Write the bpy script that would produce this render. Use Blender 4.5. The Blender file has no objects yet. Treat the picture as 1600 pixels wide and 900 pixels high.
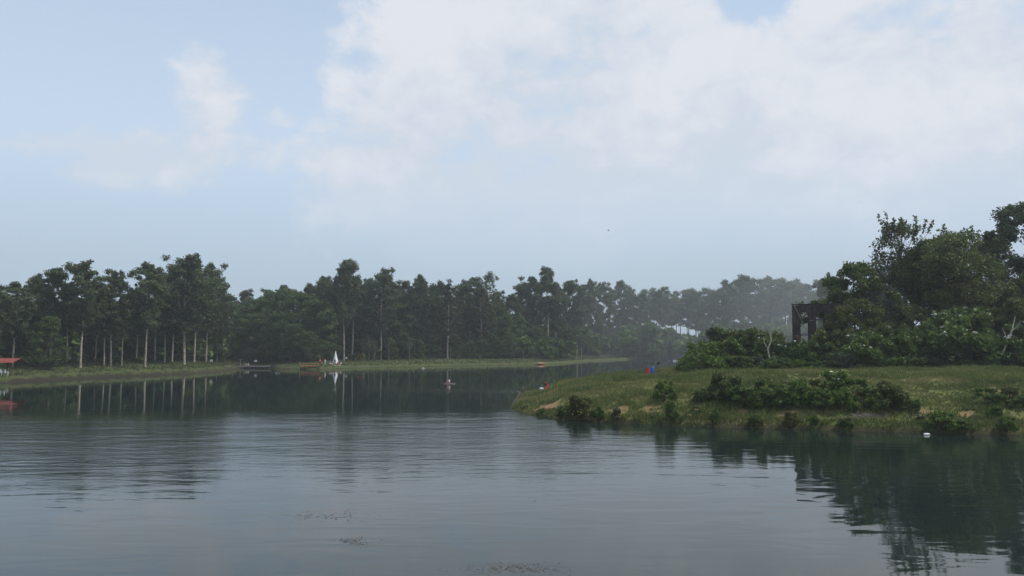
import bpy, bmesh, math, random
import numpy as np
from mathutils import Vector, Matrix, Quaternion
R = math.radians
PI = math.pi
sc = bpy.context.scene
col = sc.collection
rng = np.random.default_rng(7)
random.seed(7)

# ------------------------------------------------------------------ camera
F = 1246.0            # focal length in photograph pixels (1600 wide)
HC = 7.3              # eye height above the water
YH = 536.0            # photograph row of the horizon
PITCH = math.atan((YH - 450) / F)
cam_d = bpy.data.cameras.new('camera')
cam = bpy.data.objects.new('camera', cam_d); col.objects.link(cam)
cam.location = (0, 0, HC); cam.rotation_euler = (PI / 2 + PITCH, 0, 0)
cam_d.sensor_width = 36; cam_d.lens = 36 * F / 1600
cam_d.clip_start = 0.1; cam_d.clip_end = 5000
sc.camera = cam

# ------------------------------------------------------------------ sky, sun, exposure
SUN_EL, SUN_AZ = 54.0, 78.0      # azimuth clockwise from the view direction (+Y)
world = bpy.data.worlds.new('World'); sc.world = world; world.use_nodes = True
wn, wl = world.node_tree.nodes, world.node_tree.links
wn.clear()

def nd(nodes, typ, **kw):
    n = nodes.new(typ)
    for k, v in kw.items():
        if k.startswith('i_'):
            key = k[2:]
            n.inputs[int(key) if key.isdigit() else key.replace('_', ' ')].default_value = v
        else:
            setattr(n, k, v)
    return n

def mth(nodes, links, op, a, b=None, c=None, clamp=False):
    n = nodes.new('ShaderNodeMath'); n.operation = op; n.use_clamp = clamp
    for i, v in enumerate((a, b, c)):
        if v is None: continue
        if isinstance(v, (int, float)): n.inputs[i].default_value = v
        else: links.new(v, n.inputs[i])
    return n.outputs[0]

def sstep(nodes, links, v, lo, hi, o0=0.0, o1=1.0):
    n = nodes.new('ShaderNodeMapRange'); n.interpolation_type = 'SMOOTHSTEP'
    links.new(v, n.inputs[0])
    n.inputs[1].default_value = lo; n.inputs[2].default_value = hi
    n.inputs[3].default_value = o0; n.inputs[4].default_value = o1
    return n.outputs[0]

def mixc(nodes, links, f, a, b):
    n = nodes.new('ShaderNodeMix'); n.data_type = 'RGBA'
    if isinstance(f, (int, float)): n.inputs[0].default_value = f
    else: links.new(f, n.inputs[0])
    for i, v in ((6, a), (7, b)):
        if isinstance(v, tuple): n.inputs[i].default_value = (*v, 1)
        else: links.new(v, n.inputs[i])
    return n.outputs[2]

sky = nd(wn, 'ShaderNodeTexSky', sky_type='NISHITA', sun_disc=False, sun_elevation=R(SUN_EL), sun_rotation=R(SUN_AZ),
         air_density=1.0, dust_density=1.5, ozone_density=1.5, altitude=1400)
tc = nd(wn, 'ShaderNodeTexCoord')
sx = nd(wn, 'ShaderNodeSeparateXYZ'); wl.new(tc.outputs['Generated'], sx.inputs[0])
X_, Y_, Z_ = sx.outputs
M = lambda op, a, b=None, c=None, clamp=False: mth(wn, wl, op, a, b, c, clamp)
S = lambda v, lo, hi, o0=0.0, o1=1.0: sstep(wn, wl, v, lo, hi, o0, o1)
az = M('ARCTAN2', X_, Y_)                       # 0 ahead, positive to the right
el = M('ARCSINE', Z_)
mp = nd(wn, 'ShaderNodeMapping'); wl.new(tc.outputs['Generated'], mp.inputs[0])
mp.inputs['Scale'].default_value = (1, 1, 1.5); mp.inputs['Location'].default_value = (3.1, 1.7, 0.4)
def noise(scale, detail, rough, dist=0.0, src=None):
    n = nd(wn, 'ShaderNodeTexNoise'); wl.new(src or mp.outputs[0], n.inputs['Vector'])
    n.inputs['Scale'].default_value = scale; n.inputs['Detail'].default_value = detail
    n.inputs['Roughness'].default_value = rough; n.inputs['Distortion'].default_value = dist
    return n.outputs[0]
n_big = noise(2.2, 3, 0.5)
n_mid = noise(6.0, 6, 0.55, 0.3)
n_bil = noise(15.0, 6, 0.6, 0.25)
# clouds pile up towards the right, open blue to the upper left
edge = M('ADD', M('MULTIPLY', n_mid, 0.50), M('ADD', M('MULTIPLY', n_big, 0.45), M('MULTIPLY', n_bil, 0.30)))
bias = S(M('ADD', az, M('MULTIPLY', el, -0.25)), -0.46, -0.14, -0.20, 0.26)
def lobe(a0, e0, ra, re, amt):
    da = M('DIVIDE', M('SUBTRACT', az, a0), ra); de = M('DIVIDE', M('SUBTRACT', el, e0), re)
    return M('MULTIPLY', M('POWER', 2.718, M('MULTIPLY', M('ADD', M('MULTIPLY', da, da), M('MULTIPLY', de, de)), -1.0)), amt)
for a0, e0, ra, re, amt in ((-0.37, 0.30, 0.06, 0.075, 0.42), (-0.47, 0.205, 0.17, 0.05, 0.50), (-0.25, 0.24, 0.10, 0.08, 0.12), (0.305, 0.405, 0.040, 0.030, -0.46), (0.51, 0.40, 0.02, 0.04, -0.3)):
    bias = M('ADD', bias, lobe(a0, e0, ra, re, amt))
cov = M('ADD', M('MULTIPLY_ADD', edge, 1.9, -0.56), bias)
cum = S(cov, 0.58, 0.82)                        # fairly crisp billow edge
bright = S(M('ADD', M('ADD', M('MULTIPLY', n_bil, .6), M('MULTIPLY', n_mid, 1.0)), S(el, 0.16, 0.42, -0.12, 0.14)), 0.66, 1.0)
veil = S(el, 0.02, 0.60, 0.97, 0.62)            # thin milky veil, thicker towards the horizon
skyb = nd(wn, 'ShaderNodeVectorMath', operation='SCALE'); wl.new(sky.outputs[0], skyb.inputs[0]); skyb.inputs['Scale'].default_value = 0.14
veilc = mixc(wn, wl, S(el, 0.03, 0.26), (0.44, 0.555, 0.66), (0.615, 0.745, 0.90))
base = mixc(wn, wl, veil, skyb.outputs[0], veilc)
cloudc = mixc(wn, wl, bright, (0.63, 0.70, 0.79), (0.775, 0.80, 0.86))
fade = S(el, 0.05, 0.25, 0.0, 0.95)             # cumulus dissolves into the haze low down
final = mixc(wn, wl, M('MULTIPLY', cum, fade), base, cloudc)
bg = nd(wn, 'ShaderNodeBackground'); wl.new(final, bg.inputs[0]); bg.inputs[1].default_value = 1.0
wo = nd(wn, 'ShaderNodeOutputWorld'); wl.new(bg.outputs[0], wo.inputs[0])

sun_d = bpy.data.lights.new('sun', 'SUN'); sun = bpy.data.objects.new('sun', sun_d); col.objects.link(sun)
sun_d.energy = 3.3; sun_d.angle = R(3); sun_d.color = (1.0, 0.95, 0.86)
sdir = Vector((math.sin(R(SUN_AZ)) * math.cos(R(SUN_EL)), math.cos(R(SUN_AZ)) * math.cos(R(SUN_EL)), math.sin(R(SUN_EL))))
sun.rotation_euler = sdir.to_track_quat('Z', 'Y').to_euler(); sun.location = sdir * 300

sc.view_settings.view_transform = 'Standard'; sc.view_settings.look = 'None'
sc.view_settings.exposure = 0.0; sc.view_settings.gamma = 1.0; sc.view_settings.use_curve_mapping = False
sc.render.engine = 'CYCLES'
sc.cycles.use_denoising = True
sc.cycles.max_bounces = 6; sc.cycles.diffuse_bounces = 3; sc.cycles.glossy_bounces = 3
sc.cycles.transmission_bounces = 3; sc.cycles.volume_bounces = 0; sc.cycles.transparent_max_bounces = 6

# ------------------------------------------------------------------ helpers
def ray(px, py):
    d = np.array([(px - 800) / F, 1.0, (450 - py) / F])
    c, s = math.cos(PITCH), math.sin(PITCH)
    return np.array([d[0], d[1] * c - d[2] * s, d[1] * s + d[2] * c])
def gp(px, py, z=0.0):                 # where the ray of a photograph pixel meets the level z
    d = ray(px, py); t = (z - HC) / d[2]
    return (d[0] * t, d[1] * t)
def at(px, dist):                      # ground position at a column and distance
    d = ray(px, YH); return (d[0] / d[1] * dist, dist)
def z_at(py, dist):                    # height that shows at a row and distance
    d = ray(800, py); return HC + d[2] / d[1] * dist

def tag(o, label=None, cat=None, group=None, kind=None):
    if label: o['label'] = label
    if cat: o['category'] = cat
    if group: o['group'] = group
    if kind: o['kind'] = kind
    return o
def link(name, me, parent=None, mat=None):
    o = bpy.data.objects.new(name, me); col.objects.link(o)
    if mat is not None and me is not None and not me.materials: me.materials.append(mat)
    if parent: o.parent = parent
    return o
def empty(name, loc=(0, 0, 0), rz=0.0, s=1.0):
    o = bpy.data.objects.new(name, None); col.objects.link(o)
    o.location = loc; o.rotation_euler = (0, 0, rz); o.scale = (s, s, s); o.empty_display_size = 0.5
    return o
def mesh_np(name, V, Fq=None, Ft=None, attrs=None, smooth=False):
    """fast mesh from numpy: quads and/or tris"""
    me = bpy.data.meshes.new(name)
    V = np.asarray(V, dtype=np.float32)
    loops, starts, tot = [], [], 0
    for A, k in ((Fq, 4), (Ft, 3)):
        if A is None or len(A) == 0: continue
        A = np.asarray(A, dtype=np.int32)
        loops.append(A.ravel()); starts.append(tot + np.arange(len(A), dtype=np.int32) * k); tot += A.size
    L = np.concatenate(loops); St = np.concatenate(starts)
    me.vertices.add(len(V)); me.vertices.foreach_set('co', V.ravel())
    me.loops.add(len(L)); me.loops.foreach_set('vertex_index', L)
    me.polygons.add(len(St)); me.polygons.foreach_set('loop_start', St)
    if smooth: me.polygons.foreach_set('use_smooth', np.ones(len(St), dtype=bool))
    for k, a in (attrs or {}).items():
        at_ = me.attributes.new(k, 'FLOAT', 'POINT'); at_.data.foreach_set('value', np.asarray(a, dtype=np.float32))
    me.update(calc_edges=True)
    return me

# value noise for terrain and scatter
_perm = np.random.default_rng(3).random((256, 256))
def vnoise(x, y):
    xi = np.floor(x).astype(int); yi = np.floor(y).astype(int); fx = x - xi; fy = y - yi
    fx = fx * fx * (3 - 2 * fx); fy = fy * fy * (3 - 2 * fy)
    g = lambda i, j: _perm[i & 255, j & 255]
    return (g(xi, yi) * (1 - fx) + g(xi + 1, yi) * fx) * (1 - fy) + (g(xi, yi + 1) * (1 - fx) + g(xi + 1, yi + 1) * fx) * fy
def fbm(x, y, o=4):
    s = 0; a = 0.5
    for i in range(o):
        s = s + a * vnoise(x + 17.3 * i, y - 9.1 * i); x = x * 2.03; y = y * 2.03; a *= 0.5
    return s
def ss(v, lo, hi):
    t = np.clip((v - lo) / (hi - lo), 0, 1); return t * t * (3 - 2 * t)

# ------------------------------------------------------------------ materials
def new_mat(name):
    m = bpy.data.materials.new(name); m.use_nodes = True
    return m, m.node_tree.nodes, m.node_tree.links, m.node_tree.nodes['Principled BSDF']
def solid(name, c, rough=0.7, metal=0.0, var=0.18, scale=6.0, spec=0.3):
    m, n, l, b = new_mat(name)
    t = nd(n, 'ShaderNodeTexCoord'); no = nd(n, 'ShaderNodeTexNoise'); l.new(t.outputs['Object'], no.inputs['Vector'])
    no.inputs['Scale'].default_value = scale; no.inputs['Detail'].default_value = 4
    lo = tuple(x * (1 - var) for x in c); hi = tuple(min(1, x * (1 + var)) for x in c)
    l.new(mixc(n, l, sstep(n, l, no.outputs[0], 0.3, 0.7), lo, hi), b.inputs['Base Color'])
    b.inputs['Roughness'].default_value = rough; b.inputs['Metallic'].default_value = metal
    b.inputs['Specular IOR Level'].default_value = spec
    return m
def foliage(name, dark, light, warm=None, trans=0.25):
    """leaf material: 'tint' is a per-leaf/clump attribute, plus a per-tree random hue"""
    m, n, l, b = new_mat(name)
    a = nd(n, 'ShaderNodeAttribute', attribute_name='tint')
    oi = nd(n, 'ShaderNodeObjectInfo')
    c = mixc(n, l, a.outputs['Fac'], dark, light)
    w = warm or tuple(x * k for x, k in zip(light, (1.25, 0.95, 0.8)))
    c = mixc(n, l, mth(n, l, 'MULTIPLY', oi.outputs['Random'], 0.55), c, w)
    l.new(c, b.inputs['Base Color']); b.inputs['Roughness'].default_value = 0.6
    b.inputs['Specular IOR Level'].default_value = 0.25
    tr = nd(n, 'ShaderNodeBsdfTranslucent'); l.new(c, tr.inputs[0])
    mx = nd(n, 'ShaderNodeMixShader'); mx.inputs[0].default_value = trans
    l.new(b.outputs[0], mx.inputs[1]); l.new(tr.outputs[0], mx.inputs[2])
    l.new(mx.outputs[0], n['Material Output'].inputs[0])
    return m
MAT = {}
MAT['euc_leaf'] = foliage('euc_leaf', (0.026, 0.044, 0.022), (0.115, 0.155, 0.070), (0.105, 0.125, 0.060))
MAT['broad_leaf'] = foliage('broad_leaf', (0.024, 0.048, 0.018), (0.100, 0.160, 0.052), (0.105, 0.135, 0.046))
MAT['pine_leaf'] = foliage('pine_leaf', (0.032, 0.055, 0.028), (0.110, 0.160, 0.070), (0.095, 0.130, 0.062))
MAT['near_leaf'] = foliage('near_leaf', (0.022, 0.044, 0.011), (0.105, 0.155, 0.034), (0.120, 0.118, 0.030))
MAT['olive_leaf'] = foliage('olive_leaf', (0.035, 0.044, 0.016), (0.088, 0.100, 0.038), (0.090, 0.080, 0.030))
MAT['shrub_leaf'] = foliage('shrub_leaf', (0.026, 0.062, 0.012), (0.105, 0.180, 0.032), (0.105, 0.145, 0.036))
MAT['bright_leaf'] = foliage('bright_leaf', (0.050, 0.100, 0.016), (0.120, 0.200, 0.030), (0.13, 0.18, 0.03))
MAT['grey_leaf'] = foliage('grey_leaf', (0.040, 0.055, 0.034), (0.095, 0.115, 0.075), (0.085, 0.105, 0.07))
MAT['pale_bark'] = solid('pale_bark', (0.34, 0.31, 0.26), 0.85, var=0.35, scale=1.6)
MAT['brown_bark'] = solid('brown_bark', (0.085, 0.066, 0.052), 0.9, var=0.35, scale=2.0)
MAT['grey_bark'] = solid('grey_bark', (0.20, 0.18, 0.15), 0.9, var=0.35, scale=2.0)
MAT['dead_wood'] = solid('dead_wood', (0.42, 0.37, 0.29), 0.85, var=0.3, scale=4)
MAT['flower'] = solid('flower', (0.75, 0.75, 0.66), 0.6, var=0.1)
MAT['yellow_flower'] = solid('yellow_flower', (0.75, 0.62, 0.16), 0.6, var=0.1)
MAT['rust'] = solid('rust', (0.085, 0.044, 0.034), 0.8, var=0.6, scale=1.4)
MAT['dark_steel'] = solid('dark_steel', (0.035, 0.030, 0.030), 0.6, metal=0.3, var=0.4, scale=3)
MAT['red_paint'] = solid('red_paint', (0.48, 0.035, 0.028), 0.5, var=0.15, scale=5)
MAT['red_dark'] = solid('red_dark', (0.30, 0.025, 0.02), 0.5, var=0.2, scale=5)
MAT['blue_plastic'] = solid('blue_plastic', (0.02, 0.15, 0.52), 0.4, var=0.12, scale=5)
MAT['white_plastic'] = solid('white_plastic', (0.72, 0.73, 0.74), 0.5, var=0.08)
MAT['white_cloth'] = solid('white_cloth', (0.74, 0.75, 0.78), 0.8, var=0.08)
MAT['orange_wood'] = solid('orange_wood', (0.52, 0.17, 0.06), 0.7, var=0.2, scale=3)
MAT['grey_wood'] = solid('grey_wood', (0.26, 0.24, 0.21), 0.85, var=0.25, scale=3)
MAT['dark_wood'] = solid('dark_wood', (0.06, 0.045, 0.035), 0.85, var=0.3, scale=3)
MAT['red_roof'] = solid('red_roof', (0.22, 0.055, 0.045), 0.8, var=0.25, scale=2)
MAT['blue_tarp'] = solid('blue_tarp', (0.06, 0.20, 0.36), 0.5, var=0.15)
MAT['red_tarp'] = solid('red_tarp', (0.42, 0.05, 0.06), 0.6, var=0.15)
MAT['mat_green'] = solid('mat_green', (0.42, 0.55, 0.40), 0.8, var=0.1)
MAT['clay'] = solid('clay', (0.40, 0.20, 0.11), 0.95, var=0.25, scale=3)
MAT['skin'] = solid('skin', (0.36, 0.19, 0.12), 0.55, var=0.06)
MAT['hair'] = solid('hair', (0.012, 0.010, 0.010), 0.5, var=0.2)
MAT['cloth_red'] = solid('cloth_red', (0.62, 0.045, 0.05), 0.8, var=0.12)
MAT['cloth_white'] = solid('cloth_white', (0.72, 0.73, 0.76), 0.8, var=0.06)
MAT['cloth_dark'] = solid('cloth_dark', (0.018, 0.018, 0.025), 0.8, var=0.2)
MAT['cloth_orange'] = solid('cloth_orange', (0.60, 0.20, 0.10), 0.8, var=0.1)
MAT['cloth_blue'] = solid('cloth_blue', (0.07, 0.09, 0.22), 0.8, var=0.1)
MAT['bird_black'] = solid('bird_black', (0.012, 0.012, 0.014), 0.7, var=0.1)
MAT['litter'] = solid('litter', (0.060, 0.046, 0.040), 0.8, var=0.5, scale=9)
MAT['twig'] = solid('twig', (0.20, 0.18, 0.17), 0.9, var=0.3, scale=9)

# ------------------------------------------------------------------ shoreline and terrain height
left_shore = [gp(x, y) for x, y in ((372, 577), (345, 580), (300, 583.5), (262, 585), (225, 587), (180, 588.5), (130, 591), (85, 594), (45, 596), (0, 599))]
mid_shore = [gp(x, y) for x, y in ((440, 576.5), (465, 577), (490, 577.5), (530, 576), (575, 574.5), (640, 573.5), (700, 572), (760, 571), (815, 570), (850, 569.5), (880, 568), (905, 565.5), (925, 564), (960, 562.5), (1000, 561), (1040, 559.5), (1075, 558))]
pen_near = [gp(x, y) for x, y in ((803, 636), (812, 642), (830, 647), (855, 652), (885, 656), (930, 659), (985, 661.5), (1040, 664.5), (1100, 667), (1170, 668.5), (1240, 671), (1310, 672), (1370, 674.5), (1440, 676), (1500, 678), (1560, 679), (1620, 681))]
xm, ym = mid_shore[-1]
lake = ([(-260, 9), (260, 9), (260, 44), (150, 50), (80, 57)] + pen_near[::-1] +
        [(0.6, 98), (1.6, 113), (7, 127), (18, 139), (29, 150), (40, 190), (58, 260), (76, 330), (90, 368), (xm + 6, ym - 6)] +
        mid_shore[::-1] + [gp(425, 574.5), gp(400, 573), gp(380, 574)] + left_shore + [(-150, 128), (-260, 105)])
LK = np.array(lake)
def lake_sd(x, y):
    """signed distance to the waterline, positive on land"""
    x = np.asarray(x, float); y = np.asarray(y, float)
    best = np.full(x.shape, 1e9); inside = np.zeros(x.shape, bool)
    n = len(LK)
    for i in range(n):
        ax, ay = LK[i]; bx, by = LK[(i + 1) % n]
        ex, ey = bx - ax, by - ay; L2 = ex * ex + ey * ey
        t = np.clip(((x - ax) * ex + (y - ay) * ey) / L2, 0, 1)
        best = np.minimum(best, (x - ax - t * ex) ** 2 + (y - ay - t * ey) ** 2)
        c = (ay > y) != (by > y)
        with np.errstate(divide='ignore', invalid='ignore'):
            inside ^= c & (x < (bx - ax) * (y - ay) / (by - ay + 1e-12) + ax)
    return np.where(inside, -1, 1) * np.sqrt(best)
def height(x, y):
    x = np.asarray(x, float); y = np.asarray(y, float)
    d = lake_sd(x, y)
    wob = (fbm(x * 0.35, y * 0.35, 3) - 0.44) * 1.4
    dd = d + wob * ss(np.abs(d), 0.0, 1.5) * 0.6 + (fbm(x * 0.9 + 5, y * 0.9, 2) - 0.37) * 0.5
    # ordinary bank
    far = 0.80 * ss(dd, -0.1, 1.3) + 0.95 * ss(dd, 1.5, 14) + 0.9 * ss(dd, 12, 60) + 1.5 * ss(dd, 60, 300)
    far = far + 0.45 * ss(dd, 0.0, 1.6) * ss(-x, 56, 66) * ss(y, 126, 134)
    far = far + (fbm(x * 0.12, y * 0.12, 3) - 0.44) * 0.5 * ss(dd, 1, 8)
    # the grassy point
    top = np.interp(x, [0, 4.6, 9, 13.5, 18, 23.5, 30, 60], [1.35, 1.75, 2.5, 2.85, 3.3, 3.75, 3.95, 4.2])
    wide_ = np.interp(x, [0, 4.6, 9, 13.5, 18, 30], [4.5, 6.5, 10, 14, 21, 26])
    pen = 0.38 * ss(dd, -0.1, 0.9) + 0.45 * ss(dd, 0.8, np.minimum(6, wide_)) + (top - 0.8) * ss((np.clip((dd - 1.5) / (wide_ - 1.5), 0, 1)) ** 0.85, -.25, 1.0)
    pen = pen + ((fbm(x * 0.33, y * 0.33, 4) - 0.47) * 0.55 + (fbm(x * 1.3, y * 1.3, 3) - 0.44) * 0.30) * ss(dd, 0.4, 5)
    wpen = ss(y, 30, 50) * (1 - ss(y, 150, 185)) * ss(x, -8, -3)
    # the viewer's bank
    own = 0.55 * np.clip(dd, 0, 10.5) + 0.25 * ss(dd, 10, 40)
    wown = 1 - ss(y, 10, 26)
    z = far * (1 - wpen) + pen * wpen
    z = z * (1 - wown) + own * wown
    under = -np.minimum(1.6, -d * 0.45)
    z = np.where(d < 0, np.minimum(under, 0.0) + np.where(dd > 0, 0, 0), z)
    return z - 0.03, d
def hz(x, y):
    z, _ = height(np.array([x]), np.array([y])); return float(z[0])

def slope_xy(px, py):
    d = ray(px, py); t = 60.0
    for i in range(500):
        x, y, z = d[0] * t, d[1] * t, HC + d[2] * t
        if z <= hz(x, y): break
        t += 0.15
    return x, y
def axis(segs):
    out = []
    for a, b, s in segs:
        n = max(1, int(round((b - a) / s))); out += list(np.linspace(a, b, n, endpoint=False))
    out.append(segs[-1][1]); return np.array(out)
gx = axis([(-990, -260, 45), (-260, -150, 4), (-150, -6, 1.8), (-6, 72, 0.62), (72, 150, 2.2), (150, 270, 5), (270, 990, 45)])
gy = axis([(-200, -20, 20), (-20, 58, 3), (58, 136, 0.62), (136, 300, 1.8), (300, 480, 2.6), (480, 700, 12), (700, 1500, 60)])
GX, GY = np.meshgrid(gx, gy)
GZ, GD = height(GX, GY)
nx, ny = len(gx), len(gy)
idx = np.arange(nx * ny).reshape(ny, nx)
quads = np.stack([idx[:-1, :-1], idx[:-1, 1:], idx[1:, 1:], idx[1:, :-1]], -1).reshape(-1, 4)
# bare earth scars with shapes of their own
SCARS = ((856, 636, 0, 1.8, 1.9, .95), (838, 641, 0, 1.0, 1.2, .7), (1235, 645, 0, 1.5, 1.3, .66), (1385, 645, 0, 1.0, 1.2, .62), (1442, 643, 0, 1.3, 1.1, .74),
         (1510, 648, 0, 1.3, 1.1, .68), (1010, 641, 0, 4.0, 2.4, .58), (1080, 645, 0, 3.6, 2.2, .55), (960, 640, 0, 3.0, 2.0, .5), (1160, 648, 0, 2.4, 1.6, .55))
SCAR_XY = [slope_xy(p[0], p[1]) for p in SCARS]
def scar_field(x, y):
    s = np.zeros_like(x)
    for (px, py, z, rx, ry, k), (cx, cy) in zip(SCARS, SCAR_XY):
        s = np.maximum(s, k * np.exp(-(((x - cx) / rx) ** 2 + ((y - cy) / ry) ** 2)))
    return np.clip((s - 0.75 + (fbm(x * 1.1, y * 1.1, 4)) * 0.9) * 1.6, 0, 1) * (s > 0.06)
soil = scar_field(GX, GY)
g_me = mesh_np('ground', np.stack([GX, GY, GZ], -1).reshape(-1, 3), quads, attrs={'soil': soil.ravel(), 'shore': GD.ravel()}, smooth=True)
ground = link('ground', g_me); tag(ground, 'grassy lake banks and woodland floor', 'ground', kind='structure')

def grass_colour(n, l):
    geo = nd(n, 'ShaderNodeNewGeometry')
    def nz(scale, det, ro=0.55):
        t = nd(n, 'ShaderNodeTexNoise'); l.new(geo.outputs['Position'], t.inputs['Vector'])
        t.inputs['Scale'].default_value = scale; t.inputs['Detail'].default_value = det; t.inputs['Roughness'].default_value = ro
        return t.outputs[0]
    a, b_, c_ = nz(0.13, 6, .6), nz(0.7, 6, 0.65), nz(5.0, 4, 0.7)
    g = mixc(n, l, sstep(n, l, b_, 0.35, 0.66), (0.060, 0.095, 0.024), (0.145, 0.160, 0.052))
    g = mixc(n, l, mth(n, l, 'MULTIPLY', sstep(n, l, a, 0.44, 0.62), 0.8), g, (0.150, 0.125, 0.070))
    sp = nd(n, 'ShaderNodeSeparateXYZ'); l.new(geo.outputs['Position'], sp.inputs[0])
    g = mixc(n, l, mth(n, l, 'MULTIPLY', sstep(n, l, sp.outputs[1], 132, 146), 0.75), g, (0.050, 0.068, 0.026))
    g = mixc(n, l, mth(n, l, 'MULTIPLY', sstep(n, l, c_, 0.55, 0.75), 0.4), g, (0.19, 0.175, 0.085))
    return g, geo, b_, c_
m, n, l, b = new_mat('grass_ground')
g, geo, nb, nc = grass_colour(n, l)
so = nd(n, 'ShaderNodeAttribute', attribute_name='soil'); sh = nd(n, 'ShaderNodeAttribute', attribute_name='shore')
earth = mixc(n, l, nb, (0.20, 0.105, 0.062), (0.32, 0.20, 0.125))
g = mixc(n, l, so.outputs['Fac'], g, earth)
mud = mth(n, l, 'MULTIPLY', sstep(n, l, mth(n, l, 'ADD', sh.outputs['Fac'], mth(n, l, 'MULTIPLY', nb, -1.4)), -0.75, -0.25, 1.0, 0.0), 0.85)
g = mixc(n, l, mud, g, (0.036, 0.030, 0.020))
sp2 = nd(n, 'ShaderNodeSeparateXYZ'); l.new(geo.outputs['Position'], sp2.inputs[0])
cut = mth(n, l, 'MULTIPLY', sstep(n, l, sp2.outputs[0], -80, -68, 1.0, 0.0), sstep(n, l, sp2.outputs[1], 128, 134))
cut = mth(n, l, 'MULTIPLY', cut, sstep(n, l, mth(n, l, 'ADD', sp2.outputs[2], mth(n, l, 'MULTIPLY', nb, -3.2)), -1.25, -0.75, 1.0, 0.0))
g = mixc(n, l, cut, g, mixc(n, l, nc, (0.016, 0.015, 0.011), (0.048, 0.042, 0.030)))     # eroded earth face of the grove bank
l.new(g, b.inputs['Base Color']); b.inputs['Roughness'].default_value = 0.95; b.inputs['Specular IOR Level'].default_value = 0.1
bp = nd(n, 'ShaderNodeBump'); bp.inputs['Distance'].default_value = 0.12; bp.inputs['Strength'].default_value = 0.8
l.new(nc, bp.inputs['Height']); l.new(bp.outputs[0], b.inputs['Normal'])
g_me.materials.append(m)

# ------------------------------------------------------------------ water
wv = [(-300, 5, 0), (270, 5, 0), (270, 520, 0), (-300, 520, 0)]
w_me = mesh_np('water', wv, [[0, 1, 2, 3]])
water = link('water', w_me); tag(water, 'calm grey green lake water with light ripples', 'water', kind='structure')
m, n, l, b = new_mat('lake_water')
b.inputs['Base Color'].default_value = (0.010, 0.019, 0.017, 1)
b.inputs['Roughness'].default_value = 0.03; b.inputs['IOR'].default_value = 1.333; b.inputs['Specular IOR Level'].default_value = 0.5
geo = nd(n, 'ShaderNodeNewGeometry')
pz = nd(n, 'ShaderNodeSeparateXYZ'); l.new(geo.outputs['Position'], pz.inputs[0])
PX, PY = pz.outputs[0], pz.outputs[1]
def wnoise(sx_, sy_, rot, scale, det, ro=0.5, dist=0.0, off=0.0):
    mp_ = nd(n, 'ShaderNodeMapping'); l.new(geo.outputs['Position'], mp_.inputs[0])
    mp_.inputs['Rotation'].default_value = (0, 0, R(rot)); mp_.inputs['Scale'].default_value = (sx_, sy_, 1); mp_.inputs['Location'].default_value = (off, off * .7, 0)
    t = nd(n, 'ShaderNodeTexNoise'); l.new(mp_.outputs[0], t.inputs['Vector'])
    t.inputs['Scale'].default_value = scale; t.inputs['Detail'].default_value = det; t.inputs['Roughness'].default_value = ro; t.inputs['Distortion'].default_value = dist
    return t.outputs[0]
WM = lambda op, a, b_=None, c=None, clamp=False: mth(n, l, op, a, b_, c, clamp)
WS = lambda v, lo, hi, o0=0.0, o1=1.0: sstep(n, l, v, lo, hi, o0, o1)
patch = wnoise(.6, 1, 0, 0.06, 5, .6, off=4)
wp = WM('MULTIPLY', WM('SUBTRACT', patch, 0.5), 22.0)
yy = WM('ADD', PY, wp)
xx = WM('ADD', PX, WM('MULTIPLY', wp, 0.5))
breeze = WM('MULTIPLY', WS(yy, 33, 58), WS(yy, 72, 92, 1.0, 0.0))                 # open-water breeze band
breeze = WM('MULTIPLY', breeze, WS(xx, 2, 16, 1.0, 0.16))                          # lee of the grassy point
# wake streak off the tip of the point
wk = WM('MULTIPLY', WS(WM('ABSOLUTE', WM('SUBTRACT', PY, WM('ADD', 122.0, WM('MULTIPLY', PX, -0.15)))), 2.0, 9.0, 1.0, 0.0), WM('MULTIPLY', WS(PX, -36, -12), WS(PX, 2, 6, 1.0, 0.0)))
fine = wnoise(0.62, 1.0, -14, 2.6, 4, 0.6)
mid = wnoise(0.38, 1.0, -16, 1.2, 3, 0.5, 0.6)
swell = wnoise(0.34, 1.0, -18, 0.62, 2, 0.4, 0.8, 9)
h1 = WM('MULTIPLY', fine, WM('ADD', 0.0006, WM('MULTIPLY', breeze, 0.026)))
h1 = WM('ADD', h1, WM('MULTIPLY', WM('MULTIPLY', fine, wk), 0.020))
h2 = WM('MULTIPLY', mid, WM('ADD', 0.0020, WM('MULTIPLY', breeze, 0.030)))
mask3 = WM('MULTIPLY', WS(yy, 22, 46, 0.45, 1.0), WS(yy, 80, 100, 1.0, 0.12))
h3 = WM('MULTIPLY', WM('MULTIPLY', swell, mask3), 0.030)
long_ = wnoise(0.40, 1.0, -14, 0.34, 3, 0.5, 0.6, 21)
h3 = WM('ADD', h3, WM('MULTIPLY', WM('MULTIPLY', long_, breeze), 0.075))
bp = nd(n, 'ShaderNodeBump'); bp.inputs['Strength'].default_value = 1.0; bp.inputs['Distance'].default_value = 1.0
l.new(WM('ADD', WM('ADD', h1, h2), h3), bp.inputs['Height']); l.new(bp.outputs[0], b.inputs['Normal'])
w_me.materials.append(m)

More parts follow.
